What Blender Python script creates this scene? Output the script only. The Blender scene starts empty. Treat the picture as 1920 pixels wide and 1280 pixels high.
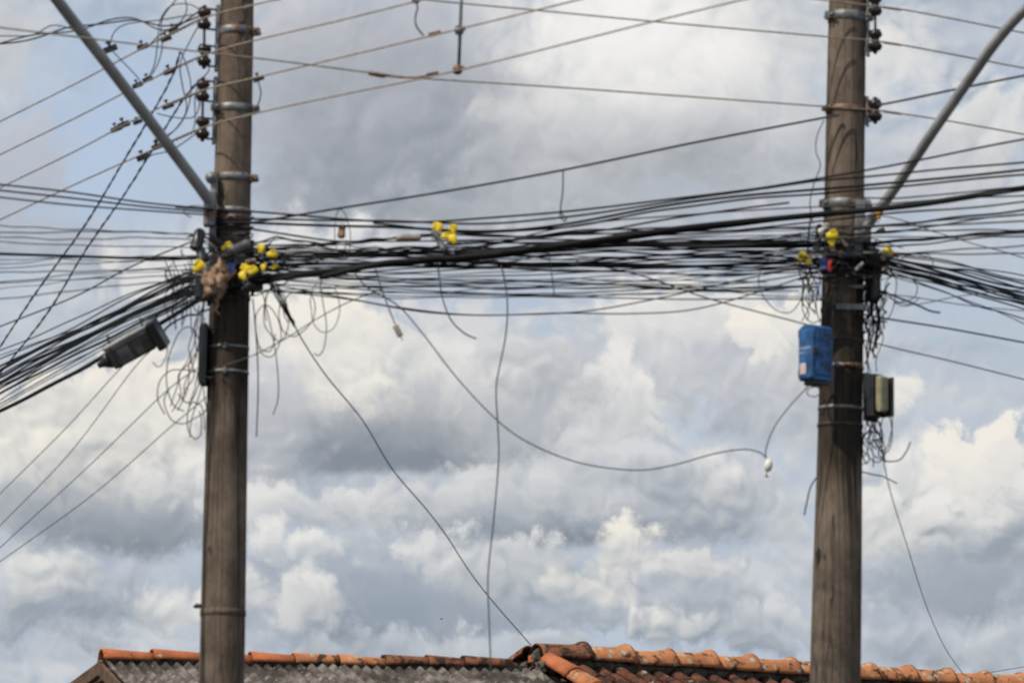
import bpy, bmesh, math, random
from mathutils import Vector, Matrix, Euler

random.seed(7)
SC = bpy.context.scene
COL = SC.collection

# ------------------------------------------------------------------ camera
FPX = 7300.0                       # focal length in pixels of the 1920 px wide photograph
PITCH, ROLL = math.radians(9.1), math.radians(0.6)
CAM = Vector((0, 0, 1.6))
CAMROT = Euler((math.pi/2 + PITCH, 0, 0)).to_matrix() @ Matrix.Rotation(ROLL, 3, 'Z')
cd = bpy.data.cameras.new('camera')
cam = bpy.data.objects.new('camera', cd)
COL.objects.link(cam)
cam.matrix_world = Matrix.Translation(CAM) @ CAMROT.to_4x4()
cd.sensor_width = 36.0
cd.lens = 36.0*FPX/1920
cd.clip_end = 6000
cd.dof.use_dof = True              # the lens is focused far behind the poles
cd.dof.focus_distance = 85
cd.dof.aperture_fstop = cd.lens/1000/0.0235
SC.camera = cam

# ------------------------------------------------------------------ sun, exposure
SUN_EL, SUN_AZ = math.radians(52), math.radians(-128)   # azimuth from +Y (view) clockwise: behind the camera, to its left
SUN_DIR = Vector((math.sin(SUN_AZ)*math.cos(SUN_EL), math.cos(SUN_AZ)*math.cos(SUN_EL), math.sin(SUN_EL)))
sl = bpy.data.lights.new('sun', 'SUN')
sl.energy = 3.8
sl.angle = math.radians(0.53)
sl.color = (1.0, 0.93, 0.82)
sun = bpy.data.objects.new('sun', sl)
sun.rotation_euler = SUN_DIR.to_track_quat('Z', 'Y').to_euler()
sun.location = (0, 0, 40)
COL.objects.link(sun)
vs = SC.view_settings
vs.view_transform = 'Standard'
vs.look = 'None'
vs.exposure = 0
vs.gamma = 1
vs.use_curve_mapping = False
SC.cycles.use_denoising = True
SC.cycles.filter_width = 1.2
SC.cycles.max_bounces = 3
SC.cycles.diffuse_bounces = 2
SC.cycles.use_adaptive_sampling = True
SC.cycles.adaptive_threshold = 0.015
SC.cycles.adaptive_min_samples = 36

def ray(px, py):
    return (CAMROT @ Vector(((px-960)/FPX, -(py-640)/FPX, -1))).normalized()
def P(px, py, Y):
    """point seen at pixel (px,py) of the photograph on the vertical plane y = Y"""
    d = ray(px, py)
    return CAM + d*(Y/d.y)

def lin(c):
    c = c/255.0
    return c/12.92 if c <= 0.04045 else ((c+0.055)/1.055)**2.4
def rgb(r, g, b):
    return (lin(r), lin(g), lin(b), 1)

# ------------------------------------------------------------------ sky: Nishita blue with drifting cumulus
W = bpy.data.worlds.new('World')
SC.world = W
W.use_nodes = True
W.cycles.sampling_method = 'MANUAL'
W.cycles.sample_map_resolution = 256
SKY_STRENGTH = 0.1
UNIT = 73.0                        # sky units: 1 = 100 pixels of the photograph

class NT:
    """small helper to chain shader nodes"""
    DIM = '3D'
    def __init__(s, tree): s.t = tree; s.n = tree.nodes; s.l = tree.links
    def node(s, typ, **kw):
        n = s.n.new(typ)
        for k, v in kw.items(): setattr(n, k, v)
        return n
    def put(s, sock, v):
        if isinstance(v, bpy.types.NodeSocket): s.l.new(v, sock)
        elif v is not None: sock.default_value = v
    def m(s, op, a, b=None, c=None, clamp=False):
        n = s.node('ShaderNodeMath', operation=op, use_clamp=clamp)
        for i, v in enumerate((a, b, c)):
            if v is not None: s.put(n.inputs[i], v)
        return n.outputs[0]
    def vm(s, op, a, b=None, out=0):
        n = s.node('ShaderNodeVectorMath', operation=op)
        s.put(n.inputs[0], a)
        if b is not None: s.put(n.inputs[1], b)
        return n.outputs[out]
    def ramp(s, v, a, b, lo=0.0, hi=1.0, smooth=True):
        n = s.node('ShaderNodeMapRange', interpolation_type='SMOOTHSTEP' if smooth else 'LINEAR')
        for i, x in enumerate((v, a, b, lo, hi)): s.put(n.inputs[i], x)
        return n.outputs[0]
    def mix(s, f, a, b, blend='MIX'):
        n = s.node('ShaderNodeMix', data_type='RGBA', blend_type=blend)
        s.put(n.inputs[0], f); s.put(n.inputs[6], a); s.put(n.inputs[7], b)
        return n.outputs[2]
    def noise(s, vec, scale, detail=4, rough=0.5, dist=0.0, out=0, lac=2.0, dim=None):
        n = s.node('ShaderNodeTexNoise', noise_dimensions=dim or NT.DIM)
        s.put(n.inputs['Vector'], vec); n.inputs['Scale'].default_value = scale
        n.inputs['Detail'].default_value = detail; n.inputs['Roughness'].default_value = rough
        n.inputs['Distortion'].default_value = dist; n.inputs['Lacunarity'].default_value = lac
        return n.outputs[out]
    def voro(s, vec, scale, detail=2, rough=0.5, feat='F1'):
        n = s.node('ShaderNodeTexVoronoi', feature=feat, voronoi_dimensions='2D')
        s.put(n.inputs['Vector'], vec); n.inputs['Scale'].default_value = scale
        n.inputs['Detail'].default_value = detail; n.inputs['Roughness'].default_value = rough
        return n.outputs['Distance']

def sky_uv(px, py):
    d = ray(px, py)
    return math.atan2(d.x, d.y)*UNIT, math.asin(d.z)*UNIT

def lumps(N, col, q, field, clouds):
    """a few cumulus lumps laid over col: dome top, flat frayed base, bright above and grey below"""
    eps = N.vm('MULTIPLY', col, (1e-7, 1e-7, 1e-7))      # makes each batch wait for the one before it
    q = N.vm('ADD', q, eps)
    fs = N.node('ShaderNodeSeparateXYZ'); N.put(fs.inputs[0], N.vm('ADD', field, eps))
    shade, fray, elev = fs.outputs
    for (x, y, rx, ry, base_y, bs, edge, op, top, bot, lift, relf) in clouds:
        cu, cv = sky_uv(x, y)
        rx *= 0.0114; ry *= 0.0114                       # photograph pixels to sky units
        n = N.node('ShaderNodeVectorMath', operation='MULTIPLY_ADD')
        N.put(n.inputs[0], q); n.inputs[1].default_value = (1/rx, 1/ry, 0); n.inputs[2].default_value = (-cu/rx, -cv/ry, 0)
        r = N.m('MULTIPLY_ADD', fray, min(1.0, 0.85/min(rx, ry)), N.vm('LENGTH', n.outputs[0], out=1))
        al = N.ramp(r, 1-edge, 1.0, op, 0.0)
        if base_y:                                       # under the dome the light fades towards the base
            b0 = sky_uv(x, base_y)[1]
            al = N.m('MULTIPLY', al, N.ramp(elev, b0, b0+bs))
            k = 0.97/(cv+ry*0.75-b0)
            t = N.m('MULTIPLY_ADD', elev, k, lift-0.55-b0*k)
        else:
            t = N.m('MULTIPLY_ADD', elev, 0.55/ry, lift-cv*0.55/ry)
        t = N.m('MULTIPLY_ADD', shade, relf, t, clamp=True)
        col = N.mix(al, col, N.mix(t, bot, top))
    return col

def build_sky():
    N = NT(W.node_tree)
    N.n.clear()
    tc = N.node('ShaderNodeTexCoord')
    d = N.vm('NORMALIZE', tc.outputs['Generated'])
    sx = N.node('ShaderNodeSeparateXYZ'); N.put(sx.inputs[0], d)
    u = N.m('MULTIPLY', N.m('ARCTAN2', sx.outputs[0], sx.outputs[1]), UNIT)
    el = N.m('ARCSINE', sx.outputs[2])
    v = N.m('MULTIPLY', el, UNIT)
    cb = N.node('ShaderNodeCombineXYZ'); N.put(cb.inputs[0], u); N.put(cb.inputs[1], v)
    p = cb.outputs[0]
    # turbulence that frays every outline
    big = N.noise(p, 0.42, 3, 0.5, out=1)
    fine = N.noise(p, 1.7, 8, 0.62, out=1)
    offb = N.vm('MULTIPLY', N.vm('SUBTRACT', big, (0.5, 0.5, 0.5)), (1.7, 0.85, 0))
    offf = N.vm('MULTIPLY', N.vm('SUBTRACT', fine, (0.5, 0.5, 0.5)), (0.66, 0.55, 0))
    off = N.vm('ADD', offb, offf)
    q = N.vm('ADD', p, off)
    # round billows, lit from the upper left
    q2 = N.vm('ADD', N.vm('ADD', p, N.vm('MULTIPLY', offb, (0.7, 0.7, 0))), N.vm('MULTIPLY', offf, (0.30, 0.30, 0)))
    q3 = N.vm('ADD', q2, (-0.10, 0.17, 0))
    def hgt(c):
        b1 = N.m('ABSOLUTE', N.m('SUBTRACT', N.noise(c, 0.80, 1, 0.4), 0.5))
        b2 = N.m('ABSOLUTE', N.m('SUBTRACT', N.noise(c, 2.0, 1, 0.5), 0.5))
        return N.m('ADD', N.m('MULTIPLY', b1, 3.4), N.m('MULTIPLY', b2, 1.2))
    h0 = hgt(q2)
    rel = N.m('SUBTRACT', h0, hgt(q3))
    soft = N.m('SUBTRACT', N.noise(q2, 0.45, 2, 0.5), 0.5)
    shade = N.m('ADD', N.m('MULTIPLY', rel, 0.75), N.m('MULTIPLY', soft, 1.7))
    fray = N.m('ADD', N.m('MULTIPLY', N.m('SUBTRACT', 0.50, h0), 0.62), N.m('MULTIPLY', N.m('SUBTRACT', N.noise(p, 2.6, 7, 0.66), 0.5), 0.75))
    field = N.node('ShaderNodeCombineXYZ'); N.put(field.inputs[0], shade); N.put(field.inputs[1], fray)
    qs = N.node('ShaderNodeSeparateXYZ'); N.put(qs.inputs[0], N.vm('ADD', N.vm('MULTIPLY', offb, (0, 0.32, 0)), N.vm('MULTIPLY', offf, (0, 0.14, 0))))
    N.put(field.inputs[2], N.m('ADD', v, qs.outputs[1]))        # flat bases follow the true elevation
    # clear sky between the clouds, whitened by humid air
    nish = N.node('ShaderNodeTexSky', sky_type='NISHITA')
    nish.sun_disc = False
    nish.sun_elevation = SUN_EL
    nish.sun_rotation = SUN_AZ
    nish.air_density = 1.0; nish.dust_density = 1.4; nish.ozone_density = 1.0
    ns = N.vm('MULTIPLY', nish.outputs[0], (SKY_STRENGTH,)*3)
    humid = N.ramp(el, math.radians(8.5), math.radians(16), 0.92, 0.3, smooth=False)
    base = N.mix(humid, N.mix(0.7, ns, rgb(160, 188, 222)), rgb(188, 198, 211))
    # broken cloud deck that covers the whole sky
    deck = N.noise(N.vm('MULTIPLY', q, (0.16, 0.30, 0)), 1.0, 4, 0.55)
    cov = N.ramp(deck, 0.33, 0.58)
    dcol = N.mix(N.m('ADD', shade, 0.5, clamp=True), rgb(163, 172, 184), rgb(212, 213, 214))
    col = N.mix(N.m('MULTIPLY', cov, 0.7), base, dcol)

    WHITE, CREAM, PALE = rgb(234, 232, 228), rgb(241, 236, 226), rgb(213, 214, 216)
    GREY, SLATE, DARK, MID = rgb(161, 166, 172), rgb(150, 160, 171), rgb(134, 143, 154), rgb(185, 189, 193)
    # x, y, half width, half height in photograph pixels; base line y or None; edge; opacity; top; bottom; lift; relief
    clouds = CLOUDS(WHITE, CREAM, PALE, GREY, SLATE, DARK, MID)
    def chunk(part):
        g = bpy.data.node_groups.new('cumulus', 'ShaderNodeTree')
        for nm, ty in (('Color', 'Color'), ('Q', 'Vector'), ('Field', 'Vector')):
            g.interface.new_socket(nm, in_out='INPUT', socket_type='NodeSocket'+ty)
        g.interface.new_socket('Color', in_out='OUTPUT', socket_type='NodeSocketColor')
        G = NT(g)
        gi = G.node('NodeGroupInput').outputs
        go = G.node('NodeGroupOutput')
        G.put(go.inputs[0], lumps(G, gi['Color'], gi['Q'], gi['Field'], part))
        return g
    for i in range(0, len(clouds), 8):
        n = N.node('ShaderNodeGroup'); n.node_tree = chunk(clouds[i:i+8])
        N.put(n.inputs[0], col); N.put(n.inputs[1], q); N.put(n.inputs[2], field.outputs[0])
        col = n.outputs[0]
    fin = N.vm('DIVIDE', col, (SKY_STRENGTH,)*3)
    bg = N.node('ShaderNodeBackground'); bg.inputs['Strength'].default_value = SKY_STRENGTH
    N.put(bg.inputs['Color'], fin)
    out = N.node('ShaderNodeOutputWorld')
    N.put(out.inputs['Surface'], bg.outputs[0])

def CLOUDS(WHITE, CREAM, PALE, GREY, SLATE, DARK, MID):
    return [
    # upper deck
    (900, 230, 620, 330, None, .3, .7, .95, rgb(204,206,212), GREY, .55, 0.28),
    (1270, 130, 430, 300, None, .3, .8, .95, WHITE, MID, .6, 0.28),
    (1500, 330, 420, 170, None, .3, .8, .8, rgb(208,210,216), rgb(178,183,194), .5, 0.39),
    (700, 200, 330, 260, None, .3, .75, .9, rgb(182,184,192), DARK, .55, 0.33),
    (760, 330, 330, 130, None, .3, .8, .75, rgb(174,177,187), DARK, .4, 0.33),
    (560, 60, 200, 110, None, .3, .8, .7, rgb(206,206,212), GREY, .55, 0.33),
    (1180, 50, 300, 170, None, .3, .9, .9, rgb(248,246,243), rgb(228,228,230), .8, 0.17),
    (1230, 170, 200, 90, None, .3, .9, .7, rgb(244,242,240), PALE, .6, 0.28),
    (980, 210, 110, 70, None, .3, .8, .55, WHITE, MID, .6, 0.55),
    (1100, 290, 330, 110, None, .3, .8, .75, rgb(206,207,212), GREY, .4, 0.44),
    (1380, 260, 260, 120, None, .3, .8, .6, PALE, GREY, .45, 0.44),
    (1000, 390, 520, 70, None, .3, .8, .7, rgb(192,195,204), GREY, .4, 0.28),
    (220, 220, 270, 280, None, .3, .85, .92, rgb(172,193,220), rgb(186,202,223), .5, .10),
    (10, 70, 90, 130, None, .3, .8, .8, rgb(208,207,209), MID, .5, 0.33),
    (370, 20, 120, 60, None, .3, .8, .7, rgb(214,214,218), MID, .5, 0.33),
    (20, 320, 110, 120, None, .3, .6, .85, rgb(194,197,205), rgb(178,184,195), .4, 0.33),
    (1690, 110, 110, 130, None, .3, .8, .85, WHITE, PALE, .6, 0.44),
    (1790, 330, 200, 90, None, .3, .8, .7, PALE, MID, .55, 0.33),
    (1860, 230, 90, 110, None, .3, .6, .8, WHITE, MID, .6, 0.44),
    (60, 450, 200, 70, None, .3, .8, .7, rgb(190,194,205), GREY, .4, 0.28),
    # bank behind the cables
    (1000, 470, 1000, 70, None, .3, .8, .8, rgb(204,207,214), rgb(180,187,197), .5, .5),
    (300, 520, 150, 90, None, .3, .75, .95, WHITE, PALE, .6, .6),
    (600, 450, 170, 42, None, .3, .75, .9, WHITE, PALE, .6, .6),
    (580, 550, 170, 50, None, .3, .7, .8, WHITE, PALE, .6, .5),
    (1780, 480, 200, 60, None, .3, .8, .6, rgb(206,210,217), MID, .5, .5),
    # middle row, right of centre
    (1280, 700, 340, 180, 885, .8, .5, .95, rgb(216,216,217), rgb(172,179,189), .55, .6),
    (1260, 590, 190, 80, None, .3, .5, .9, WHITE, rgb(200,202,205), .6, .6),
    (1470, 750, 170, 120, 880, .6, .5, .9, rgb(208,209,212), rgb(160,168,180), .5, .6),
    (1500, 660, 120, 80, None, .3, .5, .9, rgb(222,221,219), MID, .6, .6),
    (1430, 640, 80, 48, None, .3, .4, .95, CREAM, PALE, .7, .7),
    (1515, 600, 60, 40, None, .3, .5, .95, CREAM, PALE, .7, .7),
    (1290, 800, 70, 60, None, .3, .8, .8, rgb(196,208,222), rgb(190,202,217), .5, .2),
    (1130, 770, 130, 120, None, .3, .4, .92, WHITE, rgb(190,193,197), .58, .7),
    (1060, 870, 220, 110, None, .3, .5, .9, rgb(218,218,218), rgb(180,186,194), .55, .7),
    # the big cumulus with the flat slate base
    (590, 680, 230, 130, None, .3, .35, .97, CREAM, rgb(200,202,204), .62, .55),
    (880, 720, 220, 160, 884, .6, .35, .95, rgb(214,214,215), rgb(150,157,167), .62, .6),
    (700, 780, 320, 140, 893, .30, .4, .97, WHITE, DARK, .46, .5),
    (630, 735, 170, 75, None, .3, .65, .9, CREAM, rgb(206,207,207), .66, .5),
    (820, 690, 110, 80, None, .3, .55, .85, rgb(226,225,222), rgb(178,183,190), .56, .6),
    (690, 815, 345, 105, 897, .22, .75, .97, rgb(186,189,194), DARK, .36, .22),
    (980, 800, 90, 90, None, .3, .55, .75, rgb(204,206,209), rgb(158,165,175), .45, .5),
    # left cumulus
    (420, 800, 180, 200, 1010, .6, .5, .95, rgb(208,209,212), rgb(156,163,173), .5, .6),
    (190, 880, 280, 200, 1056, .45, .35, .97, CREAM, rgb(150,158,168), .52, .55),
    (280, 740, 140, 100, None, .3, .35, .95, CREAM, rgb(202,203,204), .65, .6),
    (40, 820, 120, 100, None, .3, .4, .9, CREAM, MID, .52, .8),
    (330, 940, 170, 110, 1056, .4, .5, .9, WHITE, SLATE, .55, .5),
    (250, 985, 290, 95, 1064, .24, .75, .95, rgb(186,191,197), DARK, .36, .22),
    # right cumulus
    (1800, 960, 250, 160, 1090, .5, .4, .95, WHITE, SLATE, .60, .6),
    (1830, 870, 120, 85, None, .3, .35, .95, CREAM, PALE, .72, .6),
    (1670, 1000, 120, 85, None, .3, .4, .9, WHITE, MID, .6, .7),
    (1690, 740, 70, 60, None, .3, .6, .8, CREAM, PALE, .6, .6),
    (1780, 1100, 280, 90, None, .3, .7, .97, rgb(172,180,190), SLATE, .4, .4),
    # lower rows
    (700, 962, 380, 66, 1014, .35, .5, .95, rgb(226,225,223), rgb(170,177,187), .60, .5),
    (950, 950, 300, 80, 1028, .35, .45, .95, rgb(214,215,216), SLATE, .55, .5),
    (1300, 930, 270, 130, 1055, .5, .5, .95, rgb(212,213,216), SLATE, .52, .7),
    (1320, 900, 70, 80, None, .3, .6, .7, WHITE, MID, .6, .7),
    (1050, 1000, 350, 40, 1034, .28, .8, .97, rgb(160,169,180), DARK, .25, .25),
    (720, 1120, 460, 140, None, .3, .5, .97, rgb(178,186,196), rgb(140,151,164), .5, .5),
    (560, 1035, 140, 52, None, .3, .6, .9, WHITE, rgb(178,185,193), .55, .6),
    (930, 1070, 180, 80, 1150, .35, .4, .92, rgb(220,220,220), SLATE, .55, .6),
    (740, 1150, 270, 75, None, .3, .75, .92, rgb(162,172,184), rgb(142,154,168), .4, .35),
    (1320, 1110, 300, 120, None, .3, .5, .9, rgb(204,207,212), SLATE, .5, .8),
    (1160, 1040, 120, 55, None, .3, .55, .92, CREAM, rgb(184,189,196), .55, .8),
    (1110, 1110, 90, 60, None, .3, .55, .9, CREAM, rgb(172,180,190), .55, .9),
    (1240, 1170, 150, 50, None, .3, .55, .9, WHITE, SLATE, .5, .9),
    (1310, 1060, 110, 40, None, .3, .5, .85, WHITE, MID, .55, .7),
    (150, 1120, 270, 80, None, .3, .6, .92, rgb(194,200,208), rgb(148,158,170), .5, .7),
    (60, 1080, 120, 60, None, .3, .5, .85, WHITE, SLATE, .5, .7),
    (540, 1140, 110, 70, None, .3, .6, .8, WHITE, MID, .52, .8),
    (360, 1140, 100, 60, None, .3, .5, .8, WHITE, SLATE, .5, .8),
    (820, 1215, 420, 45, None, .3, .6, .85, rgb(206,210,215), SLATE, .55, .6),
    (1450, 1170, 180, 55, None, .3, .55, .85, rgb(214,216,219), SLATE, .5, .7),
    (1740, 1205, 200, 45, None, .3, .65, .85, rgb(206,210,216), SLATE, .5, .6),
    ]

NT.DIM = '2D'
build_sky()
NT.DIM = '3D'

# ================================================================== materials (procedural)
def new_mat(name):
    m = bpy.data.materials.new(name); m.use_nodes = True
    N = NT(m.node_tree)
    b = m.node_tree.nodes['Principled BSDF']
    return m, N, b

def plain(name, c, rough=0.6, metal=0.0, var=0.25, scale=14.0, bump=0.0, spec=0.4):
    """one colour with blotches of wear"""
    m, N, b = new_mat(name)
    tc = N.node('ShaderNodeTexCoord').outputs['Object']
    n = N.noise(tc, scale, 5, 0.6)
    lo = tuple(x*(1-var) for x in c[:3])+(1,); hi = tuple(min(1, x*(1+var)) for x in c[:3])+(1,)
    N.put(b.inputs['Base Color'], N.mix(N.ramp(n, 0.3, 0.7), lo, hi))
    N.put(b.inputs['Roughness'], N.ramp(n, 0.2, 0.8, max(0, rough-0.12), min(1, rough+0.12)))
    b.inputs['Metallic'].default_value = metal
    b.inputs['Specular IOR Level'].default_value = spec
    if bump:
        bp = N.node('ShaderNodeBump'); bp.inputs['Strength'].default_value = bump; bp.inputs['Distance'].default_value = 0.01
        N.put(bp.inputs['Height'], n); N.put(b.inputs['Normal'], bp.outputs[0])
    return m

def concrete_mat(name, c, shade_grime_lo, shade_grime_hi):
    """weathered pole concrete: streaks and cracks run down the shaft, painted cable shade and grime darken a band between two heights"""
    m, N, b = new_mat(name)
    tc = N.node('ShaderNodeTexCoord').outputs['Object']
    warp = N.vm('ADD', tc, N.vm('MULTIPLY', N.vm('SUBTRACT', N.noise(tc, 2.0, 3, 0.6, out=1), (0.5, 0.5, 0.5)), (0.05, 0.05, 0)))
    streak = N.noise(N.vm('MULTIPLY', warp, (20, 20, 0.55)), 1.0, 6, 0.62)
    seam = N.noise(N.vm('MULTIPLY', warp, (13, 13, 0.28)), 1.0, 2, 0.5)
    fine = N.noise(N.vm('MULTIPLY', tc, (70, 70, 5.0)), 1.0, 4, 0.6)
    blot = N.noise(N.vm('MULTIPLY', tc, (5, 5, 3)), 1.0, 6, 0.68)
    pore = N.noise(tc, 42, 5, 0.7)
    col = N.mix(N.ramp(blot, 0.32, 0.68), tuple(x*0.60 for x in c)+(1,), tuple(x*1.32 for x in c)+(1,))
    col = N.mix(N.m('MULTIPLY', N.ramp(streak, 0.53, 0.72), 0.60), col, (0.034, 0.026, 0.020, 1))
    crack = N.ramp(N.m('ABSOLUTE', N.m('SUBTRACT', seam, 0.5)), 0.002, 0.014, 1, 0)
    col = N.mix(N.m('MULTIPLY', N.m('MULTIPLY', crack, N.ramp(blot, 0.35, 0.55)), 0.85), col, (0.022, 0.017, 0.014, 1))
    col = N.mix(N.m('MULTIPLY', N.ramp(fine, 0.60, 0.72), 0.5), col, (0.04, 0.031, 0.024, 1))
    col = N.mix(N.m('MULTIPLY', N.ramp(pore, 0.64, 0.72), 0.55), col, (0.27, 0.22, 0.165, 1))
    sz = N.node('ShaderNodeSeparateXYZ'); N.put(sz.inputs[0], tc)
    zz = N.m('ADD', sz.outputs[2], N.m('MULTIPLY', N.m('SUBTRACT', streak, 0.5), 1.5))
    shade_grime = N.m('MULTIPLY', N.ramp(zz, shade_grime_lo-0.16, shade_grime_lo+0.16), N.ramp(zz, shade_grime_hi-0.06, shade_grime_hi+0.1, 1, 0))  # dark band: shadow of cables and boxes painted in, mixed with grime
    col = N.mix(N.m('MULTIPLY', shade_grime, 0.74), col, (0.015, 0.012, 0.010, 1))
    N.put(b.inputs['Base Color'], col)
    b.inputs['Roughness'].default_value = 0.95
    b.inputs['Specular IOR Level'].default_value = 0.12
    bp = N.node('ShaderNodeBump'); bp.inputs['Strength'].default_value = 0.8; bp.inputs['Distance'].default_value = 0.012
    N.put(bp.inputs['Height'], N.m('SUBTRACT', N.m('ADD', N.m('MULTIPLY', streak, 1.0), N.m('MULTIPLY', pore, 0.4)), N.m('MULTIPLY', crack, 0.5))); N.put(b.inputs['Normal'], bp.outputs[0])
    return m

def clay_mat(name, c, mould, lichen):
    """fired clay with black mould and pale lichen rosettes"""
    m, N, b = new_mat(name)
    tc = N.node('ShaderNodeTexCoord').outputs['Object']
    oi = N.node('ShaderNodeObjectInfo').outputs['Random']
    sh = N.node('ShaderNodeCombineXYZ')
    for i in range(3): N.put(sh.inputs[i], N.m('MULTIPLY', oi, 37.0+11*i))
    p = N.vm('ADD', tc, sh.outputs[0])
    n1 = N.noise(p, 5.0, 6, 0.65); n2 = N.noise(p, 9.0, 7, 0.7); n3 = N.noise(p, 60, 3, 0.6)
    cc = N.mix(N.ramp(n1, 0.3, 0.7), tuple(x*0.72 for x in c)+(1,), tuple(min(1, x*1.2) for x in c)+(1,))
    cc = N.mix(N.m('MULTIPLY', N.ramp(n3, 0.55, 0.7), 0.25), cc, (0.55, 0.33, 0.2, 1))
    cc = N.mix(N.m('MULTIPLY', N.ramp(n2, mould, mould+0.10), 0.92), cc, (0.028, 0.02, 0.016, 1))
    vo = N.node('ShaderNodeTexVoronoi'); N.put(vo.inputs['Vector'], N.vm('ADD', p, N.vm('MULTIPLY', N.noise(p, 12, 4, 0.6, out=1), (0.06, 0.06, 0.06))))
    vo.inputs['Scale'].default_value = 13
    ring = N.m('MULTIPLY', N.ramp(vo.outputs['Distance'], 0.26, 0.36, 1, 0), N.ramp(N.noise(p, 4.0, 4, 0.6), lichen, lichen+0.06))
    cc = N.mix(N.m('MULTIPLY', ring, N.ramp(n3, 0.3, 0.55)), cc, (0.36, 0.36, 0.28, 1))
    N.put(b.inputs['Base Color'], cc)
    b.inputs['Roughness'].default_value = 0.88
    b.inputs['Specular IOR Level'].default_value = 0.2
    bp = N.node('ShaderNodeBump'); bp.inputs['Strength'].default_value = 0.5; bp.inputs['Distance'].default_value = 0.01
    N.put(bp.inputs['Height'], N.m('ADD', n2, n3)); N.put(b.inputs['Normal'], bp.outputs[0])
    return m

def cement_mat(name):
    """old fibre cement: grey, blotched with black algae and pale lichen specks"""
    m, N, b = new_mat(name)
    tc = N.node('ShaderNodeTexCoord').outputs['Object']
    n1 = N.noise(tc, 6, 7, 0.7); n2 = N.noise(tc, 26, 5, 0.65); n3 = N.noise(tc, 2.2, 4, 0.6)
    cc = N.mix(N.ramp(n1, 0.35, 0.65), (0.075, 0.062, 0.053, 1), (0.235, 0.205, 0.18, 1))
    cc = N.mix(N.m('MULTIPLY', N.ramp(n3, 0.44, 0.60), 0.8), cc, (0.03, 0.025, 0.021, 1))
    cc = N.mix(N.m('MULTIPLY', N.ramp(n2, 0.60, 0.68), 0.8), cc, (0.42, 0.39, 0.34, 1))
    N.put(b.inputs['Base Color'], cc); b.inputs['Roughness'].default_value = 0.95
    b.inputs['Specular IOR Level'].default_value = 0.15
    bp = N.node('ShaderNodeBump'); bp.inputs['Strength'].default_value = 0.6; bp.inputs['Distance'].default_value = 0.01
    N.put(bp.inputs['Height'], n2); N.put(b.inputs['Normal'], bp.outputs[0])
    return m

def galv_mat(name, rust=0.6):
    """zinc coated steel with rust runs"""
    m, N, b = new_mat(name)
    tc = N.node('ShaderNodeTexCoord').outputs['Object']
    n1 = N.noise(tc, 18, 6, 0.65); n2 = N.noise(tc, 7, 5, 0.6)
    cc = N.mix(N.ramp(n1, 0.3, 0.7), (0.10, 0.10, 0.10, 1), (0.30, 0.30, 0.295, 1))
    cc = N.mix(N.m('MULTIPLY', N.ramp(n2, rust, rust+0.1), 0.85), cc, (0.16, 0.075, 0.03, 1))
    N.put(b.inputs['Base Color'], cc)
    b.inputs['Metallic'].default_value = 0.45; b.inputs['Roughness'].default_value = 0.55
    return m

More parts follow.
